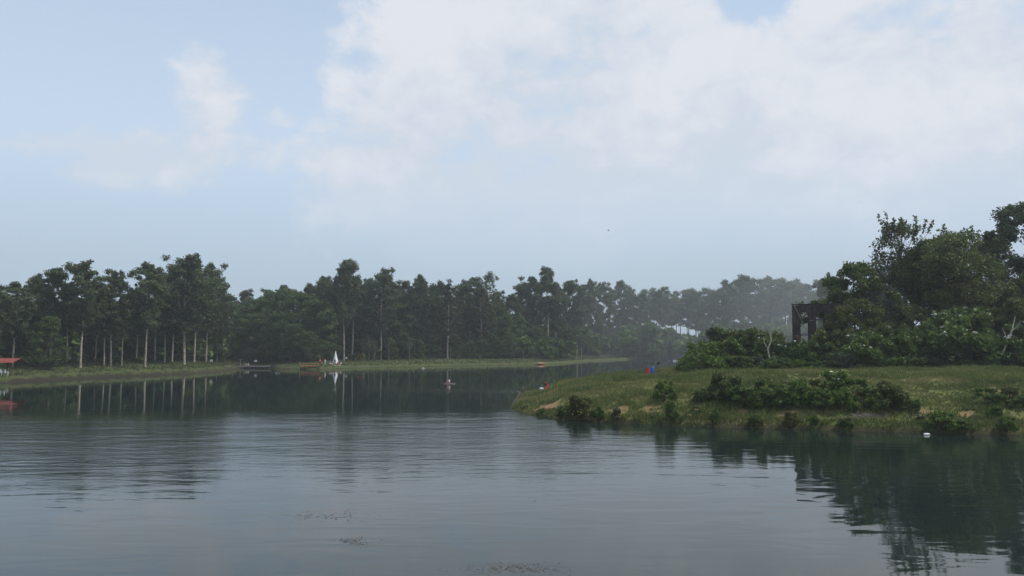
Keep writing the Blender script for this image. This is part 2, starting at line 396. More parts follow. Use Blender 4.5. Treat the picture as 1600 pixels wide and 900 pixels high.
# ------------------------------------------------------------------ plants: builders
def tube(pts, rad, n=6):
    P = [np.array(p, float) for p in pts]; V = []; Q = []
    for i, p in enumerate(P):
        d = P[min(i + 1, len(P) - 1)] - P[max(i - 1, 0)]; d /= (np.linalg.norm(d) + 1e-9)
        u = np.cross(d, [0.3, 0.9, 0.1] if abs(d[2]) > 0.7 else [0, 0, 1]); u /= (np.linalg.norm(u) + 1e-9); v = np.cross(d, u)
        for k in range(n):
            a = 2 * PI * k / n; V.append(p + rad[i] * (math.cos(a) * u + math.sin(a) * v))
    for i in range(len(P) - 1):
        for k in range(n):
            Q.append((i * n + k, i * n + (k + 1) % n, (i + 1) * n + (k + 1) % n, (i + 1) * n + k))
    return np.array(V), np.array(Q)
class Wood:
    def __init__(s): s.V = []; s.Q = []; s.n = 0
    def add(s, pts, rad, n=6):
        V, Q = tube(pts, rad, n); s.V.append(V); s.Q.append(Q + s.n); s.n += len(V)
    def mesh(s, name): return mesh_np(name, np.concatenate(s.V), np.concatenate(s.Q), smooth=True)
class Leaves:
    def __init__(s, g): s.C = []; s.S = []; s.T = []; s.g = g; s.U = []
    def clump(s, c, r, n, size, tint, flat=0.6, shell=0.5, up=0.6, topbias=0.0):
        g = s.g; d = g.normal(size=(n, 3)); d /= np.linalg.norm(d, axis=1)[:, None]
        if topbias: d[:, 2] = np.where(d[:, 2] < 0, d[:, 2] * (1 - topbias), d[:, 2])
        rr = (shell + (1 - shell) * g.random(n)) * (1 + 0.16 * g.normal(size=n))
        p = d * rr[:, None] * np.array([r, r, r * flat])
        s.C.append(np.array(c) + p); s.S.append(size * (0.65 + 0.7 * g.random(n)))
        s.T.append(np.clip(tint + g.normal(size=n) * 0.16, 0, 1)); s.U.append(np.full(n, up))
    def mesh(s, name, length=1.5):
        g = s.g; C = np.concatenate(s.C); S_ = np.concatenate(s.S); T = np.concatenate(s.T); U = np.concatenate(s.U); n = len(C)
        nn = g.normal(size=(n, 3)); nn[:, 2] += U; nn /= np.linalg.norm(nn, axis=1)[:, None]
        t = np.cross(nn, g.normal(size=(n, 3))); t /= np.linalg.norm(t, axis=1)[:, None]; bt = np.cross(nn, t)
        a = t * (S_ * 0.5 * length)[:, None]; c = bt * (S_ * 0.5)[:, None]
        V = np.stack([C - a, C - c + a * 0.15, C + a, C + c + a * 0.15], 1).reshape(-1, 3)
        return mesh_np(name, V, np.arange(4 * n).reshape(-1, 4), attrs={'tint': np.repeat(T, 4)})

def euc(seed, h, cf=0.45, rad=0.17, nb=26, leaf=0.34, dens=1.0, sparse=False, bark='pale_bark', lm='euc_leaf', lean=0.03):
    """tall gum: clear pale bole, forking limbs, rounded clumps of fine leaves with gaps between"""
    g = np.random.default_rng(seed); w = Wood(); L = Leaves(g)
    la = g.random() * 2 * PI; ln = lean * h * g.random()
    def tr(t):
        return np.array([math.cos(la) * ln * t * t + 0.006 * h * math.sin(5 * t + seed), math.sin(la) * ln * t * t + 0.006 * h * math.cos(4 * t + seed), h * t])
    r0 = 0.0085 * h + 0.05
    ts = np.linspace(-0.02, 0.95, 12)
    w.add([tr(t) for t in ts], [r0 * (1.25 if t < 0 else 1) * (1 - 0.86 * max(t, 0)) for t in ts], 8)
    R_ = rad * h; ga = 2.4
    for i in range(nb):
        u = (i + 0.5) / nb; t = cf + (0.95 - cf) * u
        prof = 0.35 + 0.75 * math.sin(PI * min(1, 0.10 + 0.62 * u)) if u < 0.7 else 1.06 * math.sqrt(max(0.02, 1 - ((u - 0.62) / 0.40) ** 2))
        a = ga * i + g.normal() * 0.4; out = R_ * max(0.10, prof) * (0.45 + 0.6 * g.random()) * (1.0 if u < 0.72 else 0.72)
        t0 = max(cf * 0.9, t - 0.10 - 0.07 * g.random())
        p0 = tr(t0); p2 = tr(t) + np.array([math.cos(a), math.sin(a), 0]) * out
        p2[2] += h * 0.012 * g.normal()
        p1 = p0 * 0.5 + p2 * 0.5 + np.array([0, 0, -0.012 * h * g.random()]) + g.normal(size=3) * 0.008 * h
        rb = r0 * 0.30 * (1 - 0.5 * u)
        w.add([p0, p1, p2], [rb, rb * 0.65, rb * 0.22], 5)
        tint = np.clip(0.25 + 0.45 * u + 0.22 * g.normal(), 0, 1)  # random clump tone plus painted top light: higher clumps are paler
        k = 2 if sparse else 4
        cr = h * (0.034 + 0.026 * g.random())
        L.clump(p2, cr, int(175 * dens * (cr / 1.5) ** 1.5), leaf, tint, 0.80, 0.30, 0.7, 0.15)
        for j in range(k):
            f = 0.55 + 0.6 * g.random()
            q = p0 * (1 - f) + p2 * f + np.clip(np.array([g.normal(), g.normal(), 0.7 * g.normal()]), -1.4, 1.4) * cr
            w.add([p1, (p1 + q) / 2 + g.normal(size=3) * 0.1, q], [rb * 0.36, rb * 0.22, rb * 0.08], 4)
            c2 = cr * (0.5 + 0.5 * g.random())
            L.clump(q, c2, int(105 * dens * (c2 / 1.0) ** 1.5), leaf, np.clip(tint + 0.18 * g.normal(), 0, 1), 0.85, 0.25, 0.7, 0.1)
    for j in range(6):     # leader hidden in the top dome
        L.clump(tr(0.90 + 0.06 * g.random()) + g.normal(size=3) * 0.018 * h, 0.040 * h, int(120 * dens), leaf, 0.65, 0.8, 0.25, 0.7)
    for i in range(5):     # dead snags low on the bole
        t = cf * (0.65 + 0.35 * g.random()); a = g.random() * 6.3; p0 = tr(t)
        q = p0 + np.array([math.cos(a), math.sin(a), 0.35]) * h * 0.055
        w.add([p0, q], [r0 * 0.14, r0 * 0.04], 4)
    return w.mesh('trunk'), L.mesh('crown'), bark, lm, h

def broad(seed, h, rad=0.30, base=0.12, nc=60, leaf=0.42, dens=1.0, lm='broad_leaf', bark='brown_bark', airy=0.0, crook=0.0, ragged=0.15):
    """round-headed dense tree: clumps spread through an uneven crown"""
    g = np.random.default_rng(seed); w = Wood(); L = Leaves(g)
    r0 = 0.012 * h + 0.05
    bend = np.cumsum(g.normal(size=(6, 2)) * 0.02 * h * (1 + 5 * crook), axis=0); bend = bend - bend[0] - (bend[4] - bend[0]) * (np.arange(6) / 4.0)[:, None]
    def tr(t):
        k = t * 5; i = min(int(k), 4); f = k - i; b_ = bend[i] * (1 - f) + bend[i + 1] * f - bend[0]
        return np.array([b_[0], b_[1], h * t])
    ts = np.linspace(-0.02, 0.86, 9) if base > 0.02 else np.linspace(-0.02, 0.8, 7)
    w.add([tr(max(t, 0)) if t > 0 else tr(0) + np.array([0, 0, t * h]) for t in ts], [r0 * (1 - 0.8 * max(0, t)) for t in ts], 7)
    lob = g.random(8) * 6.3
    for i in range(nc):
        z = base + (1 - base) * g.random() ** 0.85
        u = (z - base) / (1 - base)
        prof = math.sin(PI * min(1.0, 0.16 + 0.80 * u)) ** 0.7
        a = g.random() * 6.283
        lobe = 1 + 0.22 * math.sin(2 * a + lob[0]) * math.sin(4 * u + lob[1]) + 0.15 * math.sin(3 * a + 6 * u + lob[2])
        rr = rad * h * prof * lobe * (0.35 + 0.65 * math.sqrt(g.random())) * (1 + ragged * g.normal())
        c = tr(min(z, 0.84)) * np.array([1, 1, 0]) + np.array([math.cos(a) * rr, math.sin(a) * rr, h * z * (1 - 0.05 * (rr / (rad * h)))])
        cr = h * (0.055 + 0.045 * g.random()) * (1 - 0.35 * airy)
        t0 = max(0.08, z - 0.16 - 0.1 * g.random()); p0 = tr(min(t0, 0.84))
        if i % 2 == 0 or airy > 0.3:
            rb = r0 * 0.3 * (1 - 0.5 * u); pm = (p0 + c) / 2 + g.normal(size=3) * 0.015 * h
            w.add([p0, pm, c], [rb, rb * 0.6, rb * 0.15], 5)
        tint = np.clip(0.22 + 0.42 * u + 0.22 * g.normal(), 0, 1)  # light from above put into the colour: paler upwards, random per clump
        n_ = int(dens * 125 * (cr / (0.075 * h)) ** 2)
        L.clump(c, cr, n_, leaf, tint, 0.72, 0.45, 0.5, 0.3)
    if airy > 0:
        for i in range(int(26 * airy)):    # upright leafy shoots on the top
            a = g.random() * 6.3; rr = rad * h * 0.6 * g.random(); c0 = tr(0.8) + np.array([math.cos(a) * rr, math.sin(a) * rr, h * (0.08 + 0.1 * g.random())])
            c1 = c0 + np.array([0.03 * h * g.normal(), 0.03 * h * g.normal(), h * (0.06 + 0.08 * g.random())])
            w.add([tr(0.70), (tr(0.72) + c0) / 2, c0, c1], [r0 * 0.16, r0 * .13, r0 * 0.10, r0 * 0.04], 4)
            for t in (0.2, 0.5, 0.75, 1.0): L.clump(c0 * (1 - t) + c1 * t, 0.02 * h, 14, leaf, 0.7, 1, 0.2, 0.5)
    return w.mesh('trunk'), L.mesh('crown'), bark, lm, h

def pine(seed, h, cf=0.5, rad=0.15, nb=30, leaf=0.40, dens=1.0):
    g = np.random.default_rng(seed); w = Wood(); L = Leaves(g); r0 = 0.009 * h + 0.06
    ln = g.normal(size=2) * 0.015 * h
    tr = lambda t: np.array([ln[0] * t * t, ln[1] * t * t, h * t])
    ts = np.linspace(-0.02, 0.97, 9); w.add([tr(t) for t in ts], [r0 * (1 - 0.85 * max(t, 0)) for t in ts], 7)
    for i in range(nb):
        u = (i + g.random()) / nb; t = cf + (0.985 - cf) * u; a = g.random() * 6.3
        out = rad * h * (0.35 + 0.75 * math.sin(PI * min(1, 0.2 + 0.72 * u))) * (0.55 + 0.6 * g.random())
        p0 = tr(t - 0.02); p2 = tr(t) + np.array([math.cos(a) * out, math.sin(a) * out, 0.02 * h])
        w.add([p0, (p0 + p2) / 2 - np.array([0, 0, .01 * h]), p2], [r0 * .25, r0 * .17, r0 * .05], 4)
        tint = np.clip(0.3 + 0.4 * u + .2 * g.normal(), 0, 1)  # needles lighten with height as painted top light, with random spread
        for f, s in ((1.0, 1.0), (0.62, 0.8)):
            cr = h * (0.042 + 0.024 * g.random()) * s
            L.clump(p0 * (1 - f) + p2 * f, cr, int(105 * dens * s), leaf, tint, 0.75, 0.25, 0.7, 0.1)
    return w.mesh('trunk'), L.mesh('crown'), 'brown_bark', 'pine_leaf', h

def shrub(seed, h=1.0, rad=0.65, nc=26, leaf=0.09, dens=1.0, lm='shrub_leaf', spiky=0.0, flower=0):
    """leafy bush rising from several stems; unit height"""
    g = np.random.default_rng(seed); w = Wood(); L = Leaves(g); Fl = Leaves(g)
    for i in range(7):
        a = g.random() * 6.3; r = rad * 0.55 * g.random(); z = h * (0.5 + 0.4 * g.random())
        p = np.array([math.cos(a) * r, math.sin(a) * r, z]); w.add([np.array([0, 0, -0.06]), p * np.array([.6, .6, .5]), p], [0.020, 0.014, 0.005], 4)
    lob = g.random(4) * 6.3
    for i in range(nc):
        u = g.random() ** 0.8; a = g.random() * 6.283
        prof = math.cos(u * 1.35) ** 0.6
        rr = rad * prof * math.sqrt(0.15 + 0.85 * g.random()) * (1 + .28 * math.sin(2 * a + lob[0]) + .16 * math.sin(3 * a + lob[1]))
        c = np.array([math.cos(a) * rr, math.sin(a) * rr, 0.08 + 0.84 * h * u * (1 + .12 * g.normal())])
        cr = (0.13 + 0.09 * g.random()); tint = np.clip(0.25 + 0.45 * u + .22 * g.normal(), 0, 1)  # upper clumps coloured lighter to imitate top light, tone jittered per clump
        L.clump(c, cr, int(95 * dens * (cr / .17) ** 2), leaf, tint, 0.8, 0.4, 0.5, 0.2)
        if spiky and g.random() < spiky:
            q = c + np.array([.06 * g.normal(), .06 * g.normal(), .16 + .1 * g.random()])
            w.add([np.array([0, 0, -.03]), c * .55, c, q], [.010, .008, .006, .003], 4)
            for t in (.3, .6, .9): L.clump(c * (1 - t) + q * t, .035, 8, leaf * .9, .7, 1, .2, .5)
    fm = None
    if flower:
        top = sorted([c for c in np.concatenate(L.C)[::17]], key=lambda p: -p[2])
        for i in range(flower):
            c = top[int(len(top) * 0.45 * g.random() ** 1.3)]; Fl.clump(c + np.array([0, 0, .03]), 0.025, 7, leaf * 1.0, .5, .5, .3, 2.0)
        fm = Fl.mesh('blossom')
    return w.mesh('stem'), L.mesh('foliage'), lm, fm

PROTO = {}
def reg(k, spec):
    tm, cm, bark, lm, h = spec; tm.materials.append(MAT[bark]); cm.materials.append(MAT[lm]); PROTO[k] = (tm, cm, h)
for i in range(5): reg('euc%d' % i, euc(20 + i, 30, cf=(.42, .36, .50, .40, .30)[i], rad=(.17, .20, .14, .16, .19)[i], nb=(28, 32, 22, 26, 36)[i]))
reg('euc_sparse', euc(41, 30, cf=.42, rad=.13, nb=22, dens=0.45, sparse=True))
reg('euc_brown', euc(42, 30, cf=.30, rad=.15, nb=32, dens=0.7, sparse=True, lm='olive_leaf'))
for i in range(4): reg('broad%d' % i, broad(60 + i, 22, rad=(.27, .33, .22, .36)[i], nc=(75, 85, 70, 80)[i], base=(.08, .05, .06, .10)[i]))
for i in range(4): reg('pine%d' % i, pine(80 + i, 30, cf=(.50, .42, .56, .46)[i], rad=(.15, .17, .13, .16)[i]))
# nearer, finer-leaved trees by the steel frame
reg('near_loose', broad(101, 20, rad=.34, base=.34, nc=80, leaf=.24, dens=1.1, lm='olive_leaf', bark='grey_bark', airy=0.7, crook=.5))
reg('near_dark', broad(102, 18, rad=.42, base=.40, nc=105, leaf=.25, dens=1.7, lm='near_leaf', bark='pale_bark', crook=1.0))
reg('near_tall', broad(103, 22, rad=.24, base=.22, nc=85, leaf=.25, dens=1.6, lm='near_leaf', bark='grey_bark', airy=.25))
reg('near_round', broad(104, 12, rad=.46, base=.10, nc=80, leaf=.22, dens=1.6, lm='near_leaf', bark='brown_bark', ragged=.2))
reg('near_grey', broad(105, 12, rad=.42, base=.12, nc=70, leaf=.20, dens=1.2, lm='grey_leaf', bark='grey_bark', airy=.4))
reg('near_gum', euc(106, 28, cf=.40, rad=.24, nb=34, leaf=.30, dens=1.9, lm='euc_leaf', bark='grey_bark'))
SHR = {}
def regs(k, spec):
    sm, fm, lm, bl = spec; sm.materials.append(MAT['brown_bark']); fm.materials.append(MAT[lm])
    if bl: bl.materials.append(MAT['flower'])
    SHR[k] = (sm, fm, bl)
for i in range(4): regs('green%d' % i, shrub(130 + i, nc=(26, 34, 30, 24)[i], rad=(.6, .8, .55, .95)[i], leaf=.058, dens=2.0, spiky=.25))
regs('bright', shrub(140, nc=26, rad=.6, leaf=.07, dens=1.6, lm='bright_leaf', spiky=.5))
regs('bright1', shrub(144, nc=30, rad=.72, leaf=.062, dens=1.8, lm='bright_leaf', spiky=.3))
regs('dark', shrub(141, nc=34, rad=.85, leaf=.055, lm='near_leaf', dens=2.2))
regs('dark1', shrub(145, nc=38, rad=.70, leaf=.055, lm='near_leaf', dens=2.2, spiky=.2))
regs('flowering', shrub(142, nc=30, rad=.75, leaf=.06, dens=1.8, flower=34))
regs('flowering_bright', shrub(146, nc=32, rad=.75, leaf=.06, dens=1.8, lm='bright_leaf', flower=40))
regs('grey', shrub(143, nc=26, rad=.7, leaf=.07, lm='grey_leaf', spiky=.5))
for i in range(3): regs('far%d' % i, shrub(150 + i, nc=30, rad=(.7, .95, .8)[i], leaf=.13, dens=.6, lm=('broad_leaf', 'shrub_leaf', 'shrub_leaf')[i]))

def tree(name, proto, x, y, hgt, label, group=None, rz=None, wide=1.0):
    tm, cm, h = PROTO[proto]; s = hgt / h
    r = empty(name, (x, y, hz(x, y) - 0.02), rng.random() * 6.283 if rz is None else rz)
    r.scale = (s * wide, s * wide, s)
    link('trunk', tm, r); link('crown', cm, r)
    return tag(r, label, 'tree', group)
def bush(name, proto, x, y, hgt, label, group=None, wide=1.0, sink=0.03):
    sm, fm, bl = SHR[proto]
    r = empty(name, (x, y, hz(x, y) - sink), rng.random() * 6.283); r.scale = (hgt * wide, hgt * wide, hgt)
    link('stem', sm, r); link('foliage', fm, r)
    if bl: link('blossom', bl, r)
    return tag(r, label, 'shrub', group)
_lp = sorted([(372, 577), (345, 580), (300, 583.5), (262, 585), (225, 587), (180, 588.5), (130, 591), (85, 594), (45, 596), (0, 599)])
_mp = ((380, 574), (440, 576.5), (465, 577), (490, 577.5), (530, 576), (575, 574.5), (640, 573.5), (700, 572), (760, 571), (815, 570), (850, 569.5), (880, 568), (905, 565.5), (925, 564), (960, 562.5), (1000, 561), (1040, 559.5), (1075, 558), (1330, 558))
def shore_d(px, tab):
    return float(np.interp(px, [p[0] for p in tab], [HC * F / (p[1] - YH) for p in tab]))
def stand(px, d):
    """distance of a far plant: read off the table, then set back from the waterline of its own bank"""
    if d < 135: return d                                    # behind the grassy point
    if px < 358 and d < 232: return shore_d(px, _lp) + 9 + (d - 168) * 0.9
    if px < 795: return shore_d(px, _mp) + 18 + max(0, d - 243)
    if px < 990 or (d < 330 and px < 1060): return shore_d(px, _mp) + 20 + max(0, d - 258) * 0.8
    return d + 18 if px < 1300 or d > 330 else d
def tree_px(name, proto, px, dist, top, label, group=None, wide=1.0, rz=None):
    dist = stand(px, dist); x, y = at(px, dist); return tree(name, proto, x, y, z_at(top, dist) - hz(x, y), label, group, rz, wide)
def bush_px(name, proto, px, dist, top, label, group=None, wide=1.0):
    dist = stand(px, dist); x, y = at(px, dist); return bush(name, proto, x, y, max(0.3, z_at(top, dist) - hz(x, y)), label, group, wide)

# ------------------------------------------------------------------ the woods
G1, L1 = 'gums in the grove by the red-roofed shelter', 'tall gum tree with pale bole in the dark grove beside the red-roofed shelter'
for px, d, top, k, w in ((-12, 172, 436, 1, 1.0), (22, 178, 438, 3, 1.1), (80, 180, 417, 0, .95), (105, 186, 450, 2, 1.2), (163, 172, 452, 2, 1.0),
                         (192, 170, 458, 2, .9), (215, 182, 450, 3, 1.0), (258, 180, 440, 0, .9), (270, 188, 425, 3, 1.0),
                         (305, 186, 412, 0, 1.0), (322, 190, 410, 1, .9), (340, 194, 428, 4, .8), (243, 192, 415, 3, .9), (55, 190, 428, 4, .9), (150, 190, 440, 1, .9)):
    tree_px('gum_tree', 'euc%d' % k, px, d, top, L1, G1, w)
tree_px('gum_tree', 'euc0', 128, 170, 408, 'gum with domed umbrella crown above the dark grove, green rounded tree beside its foot', None, 1.1)
tree_px('gum_tree', 'euc1', 174, 171, 422, 'gum with pale straight bole and wide open crown beside a slimmer pale bole', None, .95)
tree_px('gum_tree', 'euc3', 228, 169, 407, 'gum with thick pale bole standing alone at the edge of the dark grove', None, 1.0)
tree_px('gum_tree', 'euc4', 287, 176, 396, 'highest broad-crowned gum of the dark grove, among a cluster of bare boles', None, 1.2)
tree_px('broadleaf_tree', 'broad3', 77, 172, 497, 'low rounded green tree in front of the dark grove by the lake bank', None, .95)
GB, LB = 'dense trees filling the grove by the shelter', 'dense dark broadleaf tree filling the shade inside the grove by the shelter'
for px, d, top, k in ((-30, 190, 462, 1), (8, 195, 470, 0), (38, 186, 485, 3), (66, 200, 470, 1), (102, 198, 480, 0), (140, 200, 488, 3), (172, 204, 478, 2), (205, 202, 490, 1),
                      (238, 204, 485, 0), (268, 208, 482, 3), (300, 208, 478, 1), (328, 208, 470, 2), (352, 212, 470, 0), (120, 215, 470, 1), (190, 218, 475, 3), (250, 220, 470, 1), (15, 212, 465, 3), (310, 222, 470, 3)):
    tree_px('broadleaf_tree', 'broad%d' % k, px, d, top, LB, GB, 1.05)
# the receding wood behind the boardwalk
GC, LC = 'dense trees behind the boardwalk', 'dense green broadleaf tree on the shore behind the low boardwalk'
for px, d, top, k in ((362, 250, 474, 0), (378, 262, 478, 2), (395, 255, 470, 1), (412, 268, 466, 0), (430, 262, 458, 1), (448, 262, 455, 3), (466, 255, 458, 0), (482, 258, 462, 2),
                      (405, 244, 492, 3), (436, 246, 490, 1), (462, 243, 508, 3), (385, 242, 500, 0), (422, 240, 515, 3), (500, 252, 470, 1), (450, 240, 522, 3), (484, 244, 520, 3), (365, 240, 520, 1)):
    tree_px('broadleaf_tree', 'broad%d' % k, px, d, top, LC, GC, 1.05)
tree_px('gum_tree', 'euc2', 382, 285, 453, 'small pointed gum crown rising alone from the dip between two woods', None, 1.1)
for px, d, top, k in ((418, 285, 452, 2), (440, 280, 443, 3)):
    tree_px('gum_tree', 'euc%d' % k, px, d, top, 'gum tree topping the dense wood behind the low boardwalk', 'gums above the boardwalk wood')
# the middle wood behind the orange jetty
GM, LM = 'gums in the wood behind the orange jetty', 'gum tree with pale bole in the wood behind the orange jetty'
for px, d, top, k, w in ((484, 268, 444, 2, 1.0), (500, 262, 436, 3, .9), (514, 264, 431, 1, .9), (556, 262, 436, 0, .9), (572, 265, 434, 4, .9), (612, 262, 440, 2, 1.1), (632, 265, 436, 3, .9),
                         (670, 262, 446, 1, .9), (690, 260, 440, 0, 1.0), (722, 262, 437, 1, .9), (742, 262, 431, 3, .9), (776, 268, 455, 2, 1.0), (648, 256, 452, 2, 1.0), (525, 256, 450, 2, 1.1)):
    tree_px('gum_tree', 'euc%d' % k, px, d, top, LM, GM, w)
tree_px('gum_tree', 'euc0', 537, 250, 404, 'tallest gum with white bole right beside the white cone tent', None, .8)
tree_px('gum_tree', 'euc2', 551, 252, 430, 'gum with pale bole and dead side branches next to the tallest gum', None, 1.0)
tree_px('gum_tree', 'euc1', 595, 250, 419, 'rounded dark gum with pale lower bole beyond the red tarp', None, .85)
tree_px('gum_tree', 'euc4', 655, 255, 428, 'dark pointed gum crown with dense dark foliage above the middle wood', None, .7)
tree_px('gum_tree', 'euc_brown', 700, 247, 440, 'brownish gum with bright bare bole curving at its foot', None, 1.0)
tree_px('gum_tree', 'euc_sparse', 763, 258, 421, 'thin-leaved pale gum rising above the brownish middle wood', None, .9)
for px, d, top, k, w in ((752, 252, 446, 'euc_brown', 1.0), (735, 254, 470, 'euc_brown', 1.1), (560, 258, 460, 'euc_brown', 1.2)):
    tree_px('gum_tree', k, px, d, top, 'brownish thin-foliaged gum among greener trees of the middle wood', 'brownish gums', w)
GD_, LD = 'dense trees of the middle wood', 'dense dark broadleaf tree in the wood behind the orange jetty'
for px, d, top, k in ((495, 262, 480, 3), (520, 258, 490, 1), (548, 268, 475, 0), (575, 256, 488, 3), (600, 262, 470, 1), (622, 256, 475, 0), (645, 262, 455, 2), (668, 256, 470, 0), (690, 260, 485, 3),
                      (716, 258, 490, 1), (738, 260, 492, 0), (760, 258, 486, 3), (782, 262, 480, 1), (565, 275, 468, 1), (610, 278, 462, 3), (660, 278, 470, 1), (710, 276, 468, 0), (750, 278, 465, 3), (530, 278, 472, 0), (585, 280, 465, 2), (790, 275, 492, 0)):
    tree_px('broadleaf_tree', 'broad%d' % k, px, d, top, LD, GD_, 1.0)
GE, LE = 'low trees along the shore of the middle wood', 'low bushy green tree at the sunlit foot of the middle wood'
for px, d, top in ((505, 246, 532), (475, 245, 530), (575, 250, 528), (612, 249, 530), (632, 250, 520), (655, 248, 532), (676, 249, 525), (716, 249, 528), (735, 248, 533), (752, 250, 525), (775, 252, 528), (795, 255, 520)):
    tree_px('broadleaf_tree', 'broad%d' % (px % 4), px, d, top, LE, GE, 1.15)
# saplings with thin pale stems by the shore
for px, top in ((568, 528), (577, 522), (586, 530), (608, 525), (640, 528), (704, 540)):
    tree_px('sapling', 'euc_sparse', px, 246, top, 'slim sapling with thin pale stem on the bank by the red tarp', 'saplings on the bank', 1.0)
# across the water behind rounded bushes
GF, LF = 'gums behind the rounded bushes', 'gum tree with bare bole behind the rounded bushes across the water'
for px, d, top, k, w in ((800, 285, 460, 2, 1.0), (815, 290, 442, 0, 1.0), (832, 288, 432, 1, .9), (868, 292, 440, 3, .9), (888, 300, 437, 0, .9), (910, 300, 444, 2, 1.0), (926, 296, 436, 4, .7), (943, 300, 440, 1, .8),
                         (970, 300, 436, 3, .9), (985, 312, 452, 2, 1.0), (902, 286, 470, 2, 1.0)):
    tree_px('gum_tree', 'euc%d' % k, px, d, top, LF, GF, w)
tree_px('gum_tree', 'euc2', 856, 286, 417, 'gum with small high crown on a bare forked top behind the rounded bushes', None, .8)
for px, d, top, k in ((805, 280, 492, 1), (830, 290, 490, 0), (855, 300, 480, 3), (880, 292, 500, 2), (838, 275, 512, 3), (905, 305, 498, 1), (935, 305, 505, 0), (962, 310, 498, 3), (812, 270, 515, 0), (985, 325, 500, 1)):
    tree_px('broadleaf_tree', 'broad%d' % k, px, d, top, 'dense tree under the gums behind the rounded bushes across the water', 'understorey behind the rounded bushes', 1.05)
tree_px('dark_conifer', 'pine1', 895, 272, 512, 'small dark layered conifer on the far bank beside two thin pale posts', None, 2.2)
# hazy row of pines at the far end
GP, LP = 'hazy row of pines', 'tall pine in the hazy row at the far end of the lake'
for i, (px, top) in enumerate(((1000, 458), (1012, 452), (1026, 456), (1038, 450), (1050, 458), (1063, 455), (1076, 452), (1088, 456), (1100, 452), (1112, 455), (1124, 450), (1136, 440), (1147, 446), (1158, 436), (1170, 432),
                              (1182, 438), (1193, 434), (1205, 440), (1216, 436), (1228, 442), (1240, 438), (1252, 444), (1264, 446), (1280, 440), (1296, 446), (1312, 442))):
    tree_px('pine_tree', 'pine%d' % (i * 7 % 4), px, 375 + (i * 37 % 50), top, LP, GP, 1.05)
for i, px in enumerate(range(1006, 1330, 17)):
    tree_px('pine_tree', 'pine%d' % (i * 5 % 4), px, 425 + (i * 29 % 30), 464 - (px - 1000) * 0.05 + (i * 13 % 9), 'paler pine standing in the rear rank of the hazy row', 'rear rank of pines', 1.0)
for i, (px, d, top, k) in enumerate(((998, 350, 510, 1), (1022, 362, 518, 0), (1048, 372, 515, 2), (1105, 330, 522, 1), (1135, 330, 518, 1), (1085, 340, 530, 1), (1165, 350, 515, 2), (1200, 350, 512, 1), (1235, 340, 518, 0), (1060, 385, 520, 0), (1130, 380, 505, 1), (1180, 385, 500, 2), (1230, 380, 502, 1), (1270, 360, 505, 1))):
    bush_px('tall_bush', 'far%d' % k, px, d, top, 'large rounded hazy bush below the far row of pines', 'bushes below the pines', 1.1)
GR, LR = 'rounded bushes across the water', 'rounded green bush on the far bank below bare gum boles'
for i, (px, d, top) in enumerate(((800, 262, 535), (822, 264, 530), (843, 266, 532), (862, 270, 528), (880, 275, 533), (912, 282, 524), (930, 286, 520), (948, 290, 524), (966, 294, 522), (982, 300, 526), (920, 278, 536), (942, 282, 538), (962, 288, 537), (1000, 312, 530), (852, 266, 542), (832, 260, 545), (872, 268, 545), (790, 258, 545), (770, 255, 548), (1016, 325, 535), (984, 302, 540))):
    bush_px('round_bush', 'far%d' % (i % 3), px, d, top, LR, GR, 1.0)
GQ, LQ = 'bushes at the foot of the middle wood', 'low bush at the foot of the middle wood above the lake bank'
for i, px in enumerate((468, 482, 496, 512, 548, 562, 580, 598, 618, 640, 656, 672, 688, 712, 730, 748, 765, 782)):
    bush_px('low_bush', 'far%d' % (i % 3), px, 247 + (i * 7 % 5), 548 + (i * 5 % 7), LQ, GQ, 1.1)
for i, px in enumerate(range(-10, 360, 21)):
    bush_px('low_bush', 'far%d' % (i % 3), px, 176 + (px > 250) * 14 + (i * 7 % 9), 556 + (i * 5 % 9), 'low dark bush on the shaded floor of the grove by the shelter', 'bushes in the dark grove', 1.2)

GU = 'tall bushes inside the woods'
for i, px in enumerate(list(range(-20, 360, 15))):
    x, y = at(px, shore_d(px, _lp) + 34 + (i * 7 % 12)); bush('tall_bush', 'far%d' % (i % 3), x, y, 6.5 + (i * 5 % 4), 'tall dark bush closing the view deep inside the grove by the shelter', GU + ' by the shelter', 1.0)
for i, px in enumerate(list(range(365, 800, 15))):
    x, y = at(px, shore_d(px, _mp) + 40 + (i * 7 % 12)); bush('tall_bush', 'far%d' % (i % 3), x, y, 8 + (i * 5 % 4), 'tall dark bush closing the view deep inside the middle wood', GU + ' of the middle', 1.0)
for i, px in enumerate(list(range(800, 1000, 14))):
    x, y = at(px, shore_d(px, _mp) + 62 + (i * 7 % 12)); bush('tall_bush', 'far%d' % (i % 3), x, y, 10 + (i * 5 % 4), 'tall dark bush deep behind the rounded bushes across the water', GU + ' across the water', 1.0)
